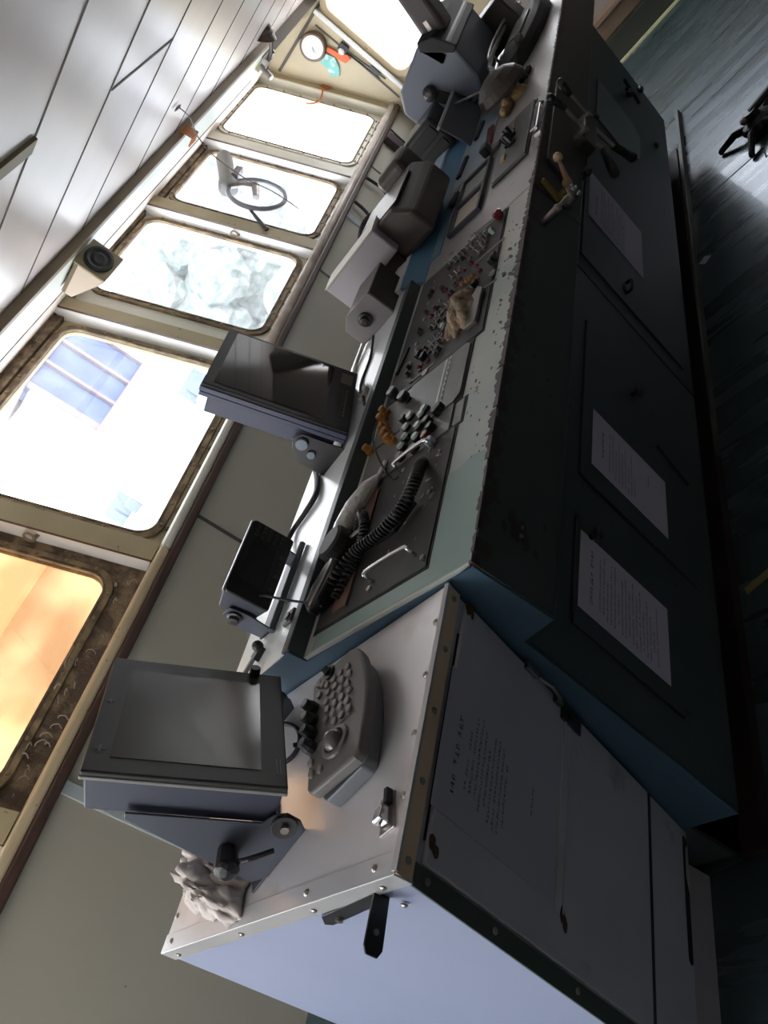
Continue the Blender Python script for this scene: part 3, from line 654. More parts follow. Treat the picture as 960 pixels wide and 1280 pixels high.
for (x, y, r) in ((1.86, .875, .009), (1.93, .862, .008), (1.83, .85, .009), (1.98, .87, .008), (1.73, .868, .006), (1.62, .855, .006), (2.10, .86, .005)):
    g.ball((0, 0, 0), r, (1.9, .6, .08), 2, m=TP(x, y, .0003, .5), wob=.3)
g.done('paint_chips', MATS['bare_brown_primer'], con, world=True)['kind'] = 'stuff'

G().prism([(.884, .823), (1.13, .823), (1.165, .835), (1.175, .87), (1.16, .905), (1.165, .932), (.93, .934), (.925, 1.26), (.884, 1.26)], 0, .0006, 'xy', TR(0, .822, 1.0602) @ RX(SL) @ TR(0, -.822, 0)).done('green_patch', mat('sea_green_repaint', (.27, .38, .35), .4, col2=(.24, .34, .32), scale=4), con, world=True)
# --- instrument panels on the near unit
def panel(par, x0, x1, y0, y1, m_, dz=.004, rim=True, name='instrument_panel', cut=None):
    L = (y1 - y0) / math.cos(SL); g = G(TP(x0, y0))
    poly = [(0, 0), (x1 - x0, 0), (x1 - x0, L), (0, L)]
    if cut: poly = [(cut, 0), (x1 - x0 - cut, 0), (x1 - x0, cut), (x1 - x0, L), (0, L), (0, cut)]
    g.prism(poly, -.001, dz); o = g.done(name, m_, par, world=True, bevel=.0008)
    if rim:
        g = G(TP(x0, y0)); e = .006; g.prism([(-e, -e), (x1 - x0 + e, -e), (x1 - x0 + e, L + e), (-e, L + e)], -.001, dz * .35); g.done('panel_gap', inkm, o, world=True)
    return o
pA = panel(con, .930, 1.315, .938, 1.262, panelm)
pB = panel(con, 1.322, 1.470, .960, 1.262, panel3)
pC = panel(con, 1.415, 1.640, .944, 1.150, panel2, dz=.007, cut=.018)
pS = panel(con, 1.325, 1.405, .926, .952, panel3, dz=.003, name='side_plate')
pD = panel(con, 1.650, 2.275, .915, 1.262, panelm, dz=.004)
pE = panel(con, 1.48, 1.645, 1.155, 1.262, panel3, dz=.003)
sub = []
def on(x, y, dz=.004): return MW[con.name].inverted() @ TP(x, y, dz)
def ctl(name, mt, build, pix, par, dz=.004, **k):
    """one small control per pixel-measured point of the sloping panel, mesh shared"""
    first = None
    for (x, y) in pix:
        X, Y = tpx(x, y, dz) if x > 5 else (x, y)
        if first is None: g = G(); build(g); first = g.done(name, mt, par, **k); first.matrix_local = on(X, Y, dz)
        else: inst(first, par, on(X, Y, dz) @ RZ(random.uniform(-.3, .3)))
    return first
def cap(r=.0105, h=.012):
    def f(g): g.cyl((0, 0, 0), (0, 0, h), r, n=16)
    return f
def capb(g): g.cyl((0, 0, 0), (0, 0, .010), .0125, n=16)
BTN = [(511, 537), (526, 535), (530, 521), (510, 549), (523, 549), (505, 561), (520, 563), (503, 573), (534, 514), (516, 523)]
ctl('button_collar', blackp, capb, BTN, pB)
def capt(g): g.cyl((0, 0, .009), (0, 0, .0155), .0098, .0088, n=16)
ctl('button_cap', palecap, capt, BTN, pB)
ctl('red_button', redm, cap(.0115, .020), [(537, 549)], pB, bevel=.002)
ctl('blue_button', bluecap, cap(.012, .017), [(541, 555)], pB, bevel=.002)
ctl('black_button', blackp, cap(.011, .018), [(538, 529), (549, 517), (553, 512), (542, 537), (508, 527)], pB, bevel=.002)
def bigk(g): g.lathe([(.011, 0), (.011, .010), (.015, .013), (.017, .026), (.014, .030)], 18)
ctl('large_knob', blackp, bigk, [(498, 497), (512, 502)], pE)
def conn(g):
    g.lathe([(.012, 0), (.012, .010), (.009, .012), (.0095, .026), (.006, .028)], 10); g.box((.012, 0, .008), (.010, .008, .010))
ctl('amber_connector', amber, conn, [(485, 518), (482, 527), (488, 545), (492, 553), (486, 550), (465, 566), (484, 539)], pA)
def tog(g):
    g.cyl((0, 0, 0), (0, 0, .006), .0075, n=8); g.cyl((0, 0, .006), (.004, .002, .016), .0024, .0036, n=8)
TOG = [(597, 296), (590, 306), (594, 312), (602, 305), (608, 303), (602, 297), (610, 296), (586, 313), (580, 318), (564, 331), (571, 329), (576, 323), (567, 348), (573, 343), (566, 381), (556, 389), (561, 384), (571, 376),
       (579, 372), (592, 359), (588, 364), (552, 394), (548, 402), (545, 410), (551, 408), (537, 442), (541, 431), (547, 424), (552, 417), (546, 435), (556, 426), (562, 420), (583, 366), (600, 317), (606, 311), (588, 324)]
ctl('toggle_switch', mat('dull_dark_steel', (.22, .21, .20), .35, metal=.6, col2=(.12, .11, .10), scale=14), tog, TOG, pD)
def lamp(g): g.cyl((0, 0, 0), (0, 0, .004), .0068, n=12); g.ball((0, 0, .004), .0055, sub=2)
ctl('red_lamp', redm, lamp, [(562, 371), (575, 370), (540, 396), (601, 339), (581, 339), (596, 333), (529, 438), (529, 450), (536, 452), (525, 460), (570, 357), (558, 363), (545, 388), (533, 445), (590, 330), (576, 349)], pD)
ctl('amber_lamp', amber, lamp, [(592, 345), (588, 349), (584, 352), (597, 350), (578, 356)], pD)
ctl('black_switch', blackp, lambda g: g.box((0, 0, .008), (.022, .014, .016)), [(620, 322), (559, 414), (596, 357), (532, 448), (526, 446), (616, 328), (566, 404)], pD, bevel=.002)
ctl('pale_switch', palecap, lambda g: g.box((0, 0, .008), (.016, .012, .018)), [(617, 291), (557, 411), (610, 294)], pD, bevel=.002)
ctl('ring_socket', steel, lambda g: g.lathe([(.011, 0), (.011, .004), (.007, .004), (.006, .001)], 14), [(616, 342), (532, 466)], pD)
ctl('red_knob', redm, lambda g: g.lathe([(.012, 0), (.014, .008), (.016, .016), (.009, .022)], 12), [(625, 271)], pD)
ctl('screw', blackp, lambda g: g.cyl((0, 0, 0), (0, 0, .003), .004, n=8), [(514, 478), (533, 466), (626, 308), (630, 345), (634, 262)], pD)
random.seed(21)
EX = [(1.70 + .022 * k + random.uniform(-.006, .006), y + random.uniform(-.006, .006)) for k in range(26) for y in (1.075, 1.135, 1.19) if random.random() < .62]
ctl('selector_knob', mat('brown_black_knob', (.035, .028, .026), .4), lambda g: g.lathe([(.008, 0), (.008, .004), (.006, .006), (.0055, .013)], 10), [p for p in EX[::2]], pD)
ctl('small_stud', steel, lambda g: g.lathe([(.005, 0), (.005, .004), (.002, .006)], 8), [p for p in EX[1::2]], pD)
# pale dividing strips of the switch field
for (a, b_) in (((632, 299), (596, 330)), ((622, 351), (596, 370)), ((514, 480), (545, 455)), ((634, 262), (590, 297))):
    p = Vector((*tpx(*a), 0)); q_ = Vector((*tpx(*b_), 0)); d = q_ - p
    G(TP(p.x, p.y) @ RZ(math.atan2(d.y, d.x))).bx((0, -.004, .004), (d.length, .004, .0062)).done('divider_strip', panel3, pD, world=True)
g = G()
for y in (.985, 1.000): g.bx((1.43, y, 0), (1.63, y + .006, .0006), TR(0, 0, 0) @ TR(0, 0, 0) if 0 else None) if 0 else g.bx((0, 0, .007), (.20, .007, .0078), TP(1.43, y + .02))
g.done('label_strip', MATS['pale_green_button_cap'], pC, world=True)
g = G()
for k in range(9): g.bx((0, 0, .0078), (.012, .003, .0082), TP(1.44 + k * .021, 1.0065)); 
g.done('label_print', inkm, pC, world=True)
G(TP(.95, 1.165)).bx((0, 0, .004), (.33, .045, .009)).done('brown_plate', brownplate, pA, world=True, bevel=.001)
g = G()
random.seed(5)
for k in range(34):
    x = random.uniform(1.02, 1.30); y = random.uniform(.955, 1.10); g.ball((0, 0, 0), random.uniform(.002, .005), (2, .8, .4), 1, m=TP(x, y, .0045, random.uniform(0, 3)), wob=.3)
for (x, y) in ((1.12, .965), (1.14, .975), (.955, .95), (.96, 1.10)): g.cyl((0, 0, .004), (0, 0, .008), .006, n=10, m=TP(x, y))
g.done('loose_debris', steel, pA, world=True)['kind'] = 'stuff'
# two wire pull handles
for (x, y0, y1) in ((.975, .975, 1.095), (1.290, .995, 1.100)):
    g = G(TP(x, y0)); L = y1 - y0
    g.tube(smooth_pts([(0, 0, .003), (0, 0, .022), (.004, .010, .030), (.004, L - .010, .030), (0, L, .022), (0, L, .003)], 4), .0042, 10)
    g.done('pull_handle', chrome, pA, world=True, smooth=True)
# small tag rod and plug on the upstand side
g = G(); a, b_ = tpx(513, 437), tpx(498, 470); g.tube([TP(*a, .006).translation, TP(*b_, .006).translation], .005); g.done('black_rod', blackp, pE, world=True)

# things lying on the near unit
o = G().tube([TP(1.155, 1.245, .022).translation, TP(1.19, 1.240, .024).translation, TP(1.24, 1.220, .024).translation, TP(1.29, 1.190, .020).translation, TP(1.325, 1.175, .012).translation, TP(1.37, 1.17, .008).translation],
             lambda t: .022 if t < .55 else (.018 if t < .75 else .006), 14).done('foil_roll', foil, smooth=True)
tag(o, 'rolled tube of crinkled silver foil lying on the dark panel of the near console', 'foil roll')
t = thing('rubber_cup', 'round dark rubber cup lying beside the silver foil roll', 'cup', TP(1.135, 1.238, .004).translation)
G().lathe([(.040, 0), (.043, .020), (.041, .040), (.034, .045)], 24).done('cap', blackr, t, bevel=.001)
G().cyl((0, -.02, .015), (.012, -.075, .010), .006).done('stem', steel, t)
# hand microphone and coiled cord
t = thing('hand_microphone', 'black hand microphone with a thick coiled cord lying on the near console', 'microphone', TP(.975, 1.235, .004).translation)
hm = TP(.970, 1.262, .008) @ RZ(R(-18))
g = G(hm); g.prism([(-.005, .0), (.015, -.030), (.075, -.036), (.115, -.022), (.125, 0), (.110, .020), (.06, .030), (.010, .024)], 0, .030); g.done('body', blackp, t, world=True, bevel=.008, seg=3)
g = G(hm); g.tube(smooth_pts([(.0, -.02, .034), (.02, -.03, .038), (.08, -.034, .038), (.11, -.016, .034)], 4), .0035); g.done('grip_trim', steel, t, world=True)
path = smooth_pts([TP(*tpx(400, 772), .020).translation, TP(*tpx(428, 735), .024).translation, TP(*tpx(455, 700), .026).translation, TP(*tpx(478, 683), .026).translation, TP(*tpx(500, 665), .028).translation, TP(*tpx(520, 640), .030).translation,
                   TP(*tpx(535, 612), .034).translation, TP(*tpx(538, 595), .030).translation, TP(*tpx(534, 583), .014).translation], 60)
def coil(path, r, turns, wire):
    N = len(path); out = []; up = Vector((0, 0, 1)); L = turns * 10
    for i in range(L + 1):
        f = i / L * (N - 1); k = min(int(f), N - 2); fr = f - k; p = path[k].lerp(path[k + 1], fr); tn = (path[k + 1] - path[k]).normalized()
        u = (up - tn * up.dot(tn)).normalized(); w_ = tn.cross(u); a = 2 * math.pi * i / 10
        out.append(p + (u * math.cos(a) + w_ * math.sin(a)) * r)
    return out
g = G(); g.tube(coil(path, .011, 52, 0), .0030, 6); g.done('coiled_cord', blackp, t, world=True, smooth=True)
path2 = smooth_pts([TP(*tpx(425, 752), .012).translation, TP(*tpx(446, 715), .014).translation, TP(*tpx(462, 690), .022).translation, TP(*tpx(474, 668), .04).translation, TP(*tpx(468, 655), .035).translation, TP(*tpx(455, 668), .016).translation], 30)
g = G(); g.tube(coil(path2, .009, 34, 0), .0028, 6); g.done('second_coil', blackp, t, world=True, smooth=True)
g = G(); g.tube([TP(*tpx(478, 683), .018).translation, TP(*tpx(500, 666), .016).translation, TP(*tpx(524, 632), .016).translation], .010); g.done('cord_sleeve', blackr, t, world=True)
o = G().tube(smooth_pts([(1.035, 1.43, 1.20), (1.03, 1.38, 1.19), (1.0, 1.31, 1.16), TP(.985, 1.26, .03).translation, TP(.97, 1.23, .02).translation], 8), .0028, 6).done('microphone_lead', blackr, smooth=True)
tag(o, 'thin black lead from the small navigator down to the hand microphone', 'cable')
o = G().tube(smooth_pts([TP(*tpx(480, 530), .02).translation, TP(*tpx(478, 560), .03).translation, TP(*tpx(484, 585), .02).translation, TP(*tpx(492, 600), .006).translation, TP(*tpx(500, 598), .006).translation], 8), .0025, 6).done('loose_wire', blackr, smooth=True)
tag(o, 'thin loose wire curling from the amber connectors across the dark panel', 'wire')
o = rag('tan_cloth', mat('tan_cloth', (.42, .33, .24), .8, col2=(.28, .20, .14), scale=18), TP(1.82, 1.005, .006).translation, .105, .042, .035, seed=8, lab='crumpled tan cloth lying among the switches of the near console unit')
t = thing('clamp_plate', 'brown edged metal plate sticking up beside the tan cloth', 'plate', TP(1.80, .945, .004).translation)
g = G(TP(1.70, .935, .004)); g.prism([(0, 0), (.15, -.002), (.18, .02), (.15, .035), (0, .035)], 0, .012); g.done('plate', MATS['dull_dark_steel'], t, world=True, bevel=.002)

# ------------------------------------------------------------------ things on the white rear ledge
LZ = lambda y: 1.130 - (y - 1.288) * .04
t = thing('flat_monitor', 'black framed flat monitor tilted back on the white ledge, reflecting a window', 'monitor', (1.572, 1.332, LZ(1.36)), R(14.4))
M = TR(0, 0, .020) @ RX(R(-17.2)); W, H = .356, .382
g = G(M); g.bx((0, 0, 0), (W, .010, H)); g.done('front_bezel', bezel2, t, bevel=.002)
g = G(M); g.bx((-.002, .010, -.002), (W + .002, .024, H + .002)); g.bx((0, .0255, 0), (W, .038, H)); g.done('bezel_side', slate, t, bevel=.002)
g = G(M); g.bx((.022, -.0012, .070), (.340, 0, .356)); g.done('screen', screenm, t)
g = G(M); g.bx((.020, .038, .022), (W - .02, .090, H - .020)); g.done('case', slate, t, bevel=.003)
g = G(M)
for k in range(9): g.bx((.07 + k * .018, -.001, .018), (.082 + k * .018, 0, .024)); 
for k in range(9): g.bx((.07 + k * .018, -.001, .030), (.078 + k * .018, 0, .0325))
g.bx((.26, -.001, .012), (.325, 0, .044)); g.done('key_row', mat('dim_key_print', (.14, .12, .085), .5), t)
fw = (.048, -.034), (.150, -.002), (.130, .09), (.098, .118), (.066, .128), (.046, .108)
for a, sg in ((-.004, -1), (W, 1)):
    br = G(M).prism(fw, a, a + .004, 'yz').done('bracket_arm', blackp, t, bevel=.001)
    x = a if sg < 0 else a + .004
    G(M).cyl((x, .072, .100), (x + sg * .010, .072, .100), .0165, n=20).cyl((x, .094, .068), (x + sg * .008, .094, .068), .0115, n=18).done('clamp_knob', mat('blue_grey_knob', (.20, .25, .30), .4) if sg < 0 else MATS['blue_grey_knob'], br, bevel=.002)
G().bx((-.002, .055, 0), (W + .002, .150, .004)).done('base_plate', blackp, t)
o = G().tube(smooth_pts([(1.70, 1.50, 1.20), (1.66, 1.545, 1.15), (1.60, 1.53, 1.128), (1.50, 1.47, 1.130), (1.43, 1.445, 1.132), (1.40, 1.48, 1.130), (1.37, 1.53, 1.128), (1.30, 1.52, 1.14), (1.24, 1.47, 1.18)]), .0065, 8).done('monitor_cable', blackr, smooth=True)
tag(o, 'bundle of dark cable on the white ledge from flat monitor to navigator', 'cable')
o = G().tube(smooth_pts([(1.66, 1.56, 1.16), (1.60, 1.54, 1.128), (1.50, 1.485, 1.128), (1.44, 1.46, 1.132), (1.41, 1.50, 1.128)]), .004, 8).done('brown_cable', brownplate, smooth=True)
tag(o, 'thin brown cable beside the dark cable bundle under the flat monitor', 'cable')

t = thing('satellite_navigator', 'small black navigator with keypad and dark screen on the white ledge', 'navigator', (1.006, 1.383, LZ(1.40)))
M = TR(0, 0, .038) @ RX(R(-4)); W, H = .206, .106
g = G(M); g.prism([(.004, 0), (W - .004, 0), (W, .006), (W, H - .008), (W - .008, H), (.008, H), (0, H - .008), (0, .004)], 0, .010, 'xz'); g.done('front_bezel', blackp, t, bevel=.003)
g = G(M); g.bx((.040, -.001, .030), (.150, 0, .088)); g.done('screen', mat('dead_lcd', (.018, .020, .018), .12), t)
k0 = G(M).bx((0, -.003, 0), (.009, 0, .007)).done('key', mat('dark_grey_key', (.045, .045, .045), .5), t); n0 = True
for i in range(3):
    for j in range(5):
        m = TR(.160 + i * .013, 0, .022 + j * .0155)
        if n0: k0.matrix_local = m; n0 = False
        else: inst(k0, t, m)
for j in range(6): inst(k0, t, TR(.045 + j * .018, 0, .010))
g = G(M); g.prism([(.010, .001), (.070, .012), (.070, H - .016), (.010, H - .001)], .003, W - .003, 'yz'); g.done('case', slate2, t, bevel=.003)
g = G(M); g.bx((.002, .006, H - .002), (W - .002, .012, H + .001)); g.done('top_edge', lipm, t)
for a, sg in ((-.006, -1), (W + .002, 1)):
    br = G().prism([(.045, 0), (.090, 0), (.098, .06), (.085, .105), (.050, .105), (.040, .06)], a, a + .004, 'yz').done('bracket_arm', slate2, t, bevel=.001)
    x = a if sg < 0 else a + .004
    G().lathe([(.017, 0), (.017, .006), (.013, .008), (.012, .016), (.006, .017)], 14, m=TR(x, .066, .082) @ RY(sg * math.pi / 2)).done('clamp_knob', blackp, br)
G().bx((-.006, .040, 0), (W + .006, .095, .004)).done('base_plate', slate2, t)
G().cyl((-.02, .028, .008), (W + .03, .028, .008), .0075, n=10).done('front_bar', steelgrey, t)
t = thing('toggle_box', 'small dark toggle with a grey lever on the white end of the ledge', 'switch', (.945, 1.452, LZ(1.45)), R(-35))
G().bx((-.012, -.014, 0), (.020, .014, .014)).ball((.016, 0, .016), .013, sub=2).done('body', blackp, t, bevel=.002)
G().bx((-.060, -.006, .006), (-.008, .006, .014)).done('lever', steelgrey, t, bevel=.001)
t = thing('ledge_socket', 'small square brown socket on the grey end of the ledge below the navigator', 'socket', (.985, 1.335, LZ(1.335)))
G().bx((-.018, -.016, 0), (.018, .016, .008)).done('body', browncase, t, bevel=.002); G().cyl((0, 0, .008), (0, 0, .012), .009).done('plug', blackp, t)
o = G().tube(smooth_pts([(2.15, 1.44, 1.135), (2.02, 1.42, 1.128), (1.90, 1.42, 1.128), (1.80, 1.38, 1.135), (1.76, 1.35, 1.137), (1.70, 1.33, 1.13)]), .004, 8).done('ledge_cable', blackr, smooth=True)
tag(o, 'black cable lying on the ledge between the flat monitor and the grey speaker box', 'cable')
t = thing('cable_clip', 'small pale cable clip on the ledge beyond the flat monitor', 'clip', (1.765, 1.35, LZ(1.35)))
G().bx((-.02, -.012, 0), (.02, .012, .014)).done('saddle', ragm, t, bevel=.002); G().cyl((0, 0, .014), (0, 0, .018), .004).done('screw', steel, t)
o = G().tube(smooth_pts([(2.20, 1.52, 1.13), (2.08, 1.53, 1.126), (1.98, 1.50, 1.126), (1.88, 1.49, 1.127), (1.8, 1.5, 1.13)]), .006, 8).done('pale_conduit', creamm, smooth=True)
tag(o, 'pale conduit lying along the ledge between the monitor and the grey speaker box', 'conduit')

t = thing('speaker_box', 'small grey speaker box with a round dark knob on the ledge past the flat monitor', 'speaker', (2.20, 1.36, LZ(1.44)))
g = G(); g.prism([(0, 0), (.165, 0), (.165, .075), (.12, .105), (0, .105)], 0, .012, 'yz'); g.done('face_plate', leadm, t, bevel=.003)
g = G(); g.prism([(.002, 0), (.163, 0), (.163, .072), (.118, .102), (.002, .102)], .012, .20, 'yz'); g.done('case', browncase, t, bevel=.004)
G().lathe([(.024, 0), (.024, .010), (.016, .012), (.015, .022), (.008, .024)], 18, m=TR(0, .080, .055) @ RY(-math.pi / 2)).done('knob', blackp, t)
t = thing('recorder', 'large brown grey equipment case with rounded corners standing on the far ledge', 'recorder', (2.52, 1.215, 1.136))
g = G(); g.prism([(0, .0), (.30, 0), (.33, .10), (.31, .150), (.05, .150), (0, .10)], 0, .40, 'yz'); g.done('case', browncase, t, bevel=.018, seg=3)
G().bx((.40, .08, .02), (.56, .22, .20)).done('rear_housing', browncase, t, bevel=.03, seg=4)
G().bx((.04, .03, .149), (.34, .26, .153)).done('lid', mat('dark_brown_lid', (.06, .05, .045), .35), t, bevel=.004)
t = thing('white_case', 'long lavender white case fixed behind the brown grey equipment case', 'case', (2.36, 1.60, 1.12))
m = TR(2.475, 1.335, 1.192) @ RZ(R(7))
g = G(m); g.bx((0, 0, 0), (.13, .27, .105)); g.done('cover', lavm, t, world=True, bevel=.006)
g = G(m); g.bx((.03, .02, -.070), (.11, .20, 0)); g.done('stand', blackp, t, world=True)
g = G(m); g.bx((.0, .0, .105), (.13, .27, .109)); g.done('lid_edge', creamm, t, world=True)

# far radar with its visor and side boxes
t = thing('hooded_radar', 'slate grey radar with a tall dark visor at the far end of the console', 'radar', (3.70, 1.12, 1.137))
g = G(); g.prism([(.06, 0), (.33, 0), (.35, .20), (.29, .27), (.10, .325), (.0, .24), (.02, .06)], 0, .60, 'yz'); g.done('case', mat('slate_radar_case', (.16, .19, .24), .4), t, bevel=.012)
g = G()
for k in range(7): g.bx((.0 + k * .085, .01, .20), (.05 + k * .085, .06, .315), TR(0, -.012, .01) @ RX(R(-12)))
g.prism([(-.01, .20), (.02, .19), (.11, .30), (.09, .335), (.03, .30)], -.004, .605, 'yz')
g.done('ribbed_front', blackr, t, bevel=.006)
VM = TR(.10, .055, .27) @ RX(R(14))
g = G(VM); g.bx((0, -.055, 0), (.17, .050, .30)); g.done('visor', hoodm, t, bevel=.02, seg=3)
g = G(VM); g.bx((-.004, -.005, .045), (0.001, .012, .085)); g.done('visor_clip', steel, t)
g = G(); g.prism([(.10, .02), (.16, .02), (.24, .18), (.20, .20)], -.012, -.002, 'yz'); g.ball((-.02, .20, .17), .035, (.6, 1, 1)); g.done('side_handle', blackp, t, bevel=.003)
g = G(); g.bx((.6, -.10, -.03), (.78, .12, .14)); g.done('control_box', browncase, t, bevel=.01)
t = thing('black_speaker', 'black box with a ridged cover hanging beside the hooded radar', 'speaker', (3.42, 1.30, 1.13))
g = G(); g.bx((0, .0, .005), (.20, .19, .155)); g.done('case', blackp, t, bevel=.012)
g = G(); g.bx((-.008, .02, .02), (0, .17, .06)); g.bx((-.008, .02, .08), (0, .17, .13)); g.done('front_cover', blackr, t, bevel=.003)
g = G(); g.cyl((.0, .17, .02), (-.02, .17, .02), .012); g.done('side_screw', steel, t)
t = thing('sloping_hood_panel', 'tall grey sloping panel with a clear edge beside the hooded radar', 'panel', (3.35, 1.12, 1.1))
g = G(); g.prism([(1.225, 1.098), (1.235, 1.098), (1.262, 1.235), (1.254, 1.237)], 3.30, 4.45, 'yz'); g.done('panel', steelgrey, t, world=True, bevel=.003)
g = G(); g.prism([(1.250, 1.234), (1.266, 1.232), (1.266, 1.242), (1.252, 1.244)], 3.29, 4.46, 'yz'); g.done('edge', lipm, t, world=True)

# ------------------------------------------------------------------ controls on the far unit
def far(x, y, dz=0, a=0): return TP(x, y, dz, a)
blue_p = G(far(2.42, 1.225)).bx((0, 0, -.002), (.52, .058, .003)).done('blue_field', mat('blue_panel_paint', (.13, .25, .36), .4, col2=(.17, .30, .38), scale=3), con2, world=True)
G(far(2.945, 1.09)).bx((0, 0, -.002), (1.0, .193, .003)).done('pale_field', mat('pale_blue_field', (.36, .42, .47), .4, col2=(.26, .36, .44), scale=4), con2, world=True)
g = G(); g.prism([(1.342, 1.143), (1.342, 1.147), (1.40, 1.154), (1.56, 1.125), (1.56, 1.120), (1.40, 1.148)], 2.97, 3.4, 'yz'); g.done('rear_field', mat('pale_blue_panel', (.42, .50, .58), .4, col2=(.30, .42, .52), scale=4), con2, world=True)
t = thing('chart_frame', 'dark double frame holding two cream cards on the far console unit', 'frame', far(2.46, 1.04).translation)
g = G(far(2.47, 1.050, .0) @ RZ(0)); g.plate((.012, .012, .185, .128), .004, (0, 0, .197, .140), .0, .016); g.plate((.212, .012, .385, .128), .004, (.200, 0, .397, .140), .0, .016)
g.done('frame', mat('dark_blue_black_frame', (.03, .03, .045), .4), t, world=True, bevel=.002)
g = G(far(2.47, 1.050)); g.bx((.012, .012, .002), (.185, .128, .005)); g.done('card', cardm, t, world=True)
g = G(far(2.47, 1.050)); g.bx((.212, .012, .002), (.385, .128, .005)); g.cyl((.26, .07, .004), (.26, .07, .008), .005); g.done('second_card', mat('grey_green_card', (.36, .40, .36), .6), t, world=True)
pF = panel(con2, 2.58, 3.04, .872, 1.010, panel2, dz=.012, cut=.0)
g = G()
for (x, y) in ((2.80, .96), (2.86, .955), (2.78, .945)): g.cyl((0, 0, .012), (.01, .004, .045), .010, .014, 10, TP(x, y)); g.cyl((0, 0, .012), (0, 0, .02), .018, n=12, m=TP(x, y))
g.done('panel_knob', blackp, pF, world=True)
g = G(); g.tube(smooth_pts([TP(2.88, .94, .02).translation, TP(2.93, .93, .03).translation, TP(2.96, .95, .02).translation]), .004); g.bx((0, 0, .012), (.05, .02, .018), TP(2.68, .965)); g.done('panel_lever', brass, pF, world=True)
t = thing('black_rotary', 'black rotary switch with a grey collar beside the chart frame', 'switch', far(2.95, 1.06).translation)
G(far(2.95, 1.055)).lathe([(.03, 0), (.03, .012), (.02, .014)], 16).done('collar', panel3, t, world=True); G(far(2.92, 1.07)).box((0, 0, .03), (.055, .03, .035)).done('knob', blackp, t, world=True, bevel=.006)
for (x, y, l, w_, lab) in ((3.02, 1.235, .16, .022, 'dark slotted switch strip lying on the blue field, farthest from the recorder'), (2.98, 1.36, .20, .028, 'dark slotted switch strip on the pale panel behind the recorder'), (2.75, 1.22, .10, .016, 'short dark switch strip on the blue field nearest the recorder'), (3.3, 1.19, .15, .02, 'dark switch strip beside the red flag on the blue field')):
    t = thing('switch_strip', lab, 'switch', (x, y, 1.1)); zz = .003 if y < 1.28 else .04
    m = TP(x, y, zz) @ RZ(R(-6)); G(m).bx((0, 0, 0), (l, w_, .010)).done('housing', blackp, t, world=True, bevel=.002)
    G(m).bx((.01, w_ * .3, .010), (l - .01, w_ * .6, .014)).done('rocker', steelgrey, t, world=True)
t = thing('red_tag', 'bright red tag lying on the far console beside the telegraph', 'tag', far(3.14, 1.08).translation)
G(far(3.06, 1.085, 0, R(4))).bx((0, 0, .002), (.20, .028, .012)).done('tag_body', redm, t, world=True, bevel=.002)
t = thing('engine_telegraph', 'dark domed engine telegraph on a brass foot on the far console unit', 'telegraph', far(3.38, 1.02).translation)
g = G(far(3.36, 1.00)); g.lathe([(.055, 0), (.045, .015), (.025, .03), (.030, .06), (.018, .07)], 18); g.ball((-.08, .02, .02), .025, (1.3, 1, 1)); g.ball((-.13, .03, .018), .02, (1.4, 1, 1)); g.done('brass_foot', brass, t, world=True)
g = G(far(3.42, 1.04, .03)); g.lathe([(.05, 0), (.105, .005), (.108, .02), (.095, .05), (.065, .075), (.03, .087), (.005, .09)], 28); g.done('dome', browncase, t, world=True, smooth=False, bevel=.002)
g = G(far(3.40, 1.03, .09)); g.tube([(-.05, .0, 0), (.16, .22, .03)], .005); g.done('pointer_rod', steel, t, world=True)
g = G(far(3.50, .955)); random.seed(2)
for k in range(8): g.ball((random.uniform(-.05, .05), random.uniform(-.03, .03), .012), random.uniform(.010, .018), (1.3, 1, .9), 1)
g.done('terminal_cluster', blackr, t, world=True)
t = thing('steering_stand', 'long black oval steering stand with chrome rails at the far end of the console', 'steering stand', far(4.05, 1.02).translation)
fm = far(4.10, 1.005, .0) @ RZ(R(-6))
g = G(fm); g.lathe([(.42, 0), (.43, .03), (.38, .055), (.28, .068), (.1, .07)], 36, sy=.23); g.done('housing', blackr, t, world=True, bevel=.003)
g = G(fm)
g.tube([(.44 * math.cos(a), .46 * .27 * math.sin(a), .085) for a in [R(30 + 130 * k / 16) for k in range(17)]], .010); g.tube([(.40 * math.cos(a), .36 * .30 * math.sin(a), .11) for a in [R(35 + 110 * k / 14) for k in range(15)]], .007)
for a in (35, 100, 155): g.cyl((.46 * math.cos(R(a)), .138 * math.sin(R(a)), .02), (.46 * math.cos(R(a)), .138 * math.sin(R(a)), .085), .006, n=8)
g.ball((-.44, .02, .05), .028); g.done('chrome_rail', lipm, t, world=True, smooth=True)
g = G(fm); g.bx((-.16, -.045, .068), (.10, .03, .076)); g.ball((-.24, -.05, .07), .02); g.done('indicator_plate', panel2, t, world=True)
g = G(fm @ TR(.40, -.03, .08)); g.cyl((0, 0, 0), (.10, 0, .03), .045, .04, 14); g.cyl((.12, -.06, .03), (.12, .06, .03), .028, n=12); g.done('drive_unit', steel, t, world=True, bevel=.003)
t = thing('end_bracket', 'polished metal end bracket at the corner of the far console front', 'bracket', far(2.80, .845).translation)
G(far(2.72, .834)).bx((0, 0, .001), (.21, .030, .014)).done('bracket_plate', chrome, t, world=True, bevel=.004); G(far(2.955, .85)).lathe([(.018, 0), (.018, .006), (.010, .012)], 14).done('bracket_bolt', steel, t, world=True)
t = thing('engine_controller', 'pair of steel throttle levers with black grips on the apron of the far console unit', 'lever', (2.95, .80, .95))
AP = basis((0, .8205, 0), (1, 0, 0), (0, 0, 1))
g = G(AP); g.prism([(2.44, .90), (2.50, 1.03), (3.12, 1.035), (3.18, .905), (3.0, .885), (2.6, .885)], 0, .010, 'xy'); g.done('back_plate', mat('worn_dark_steel_plate', (.05, .045, .042), .4), t, world=True, bevel=.003)
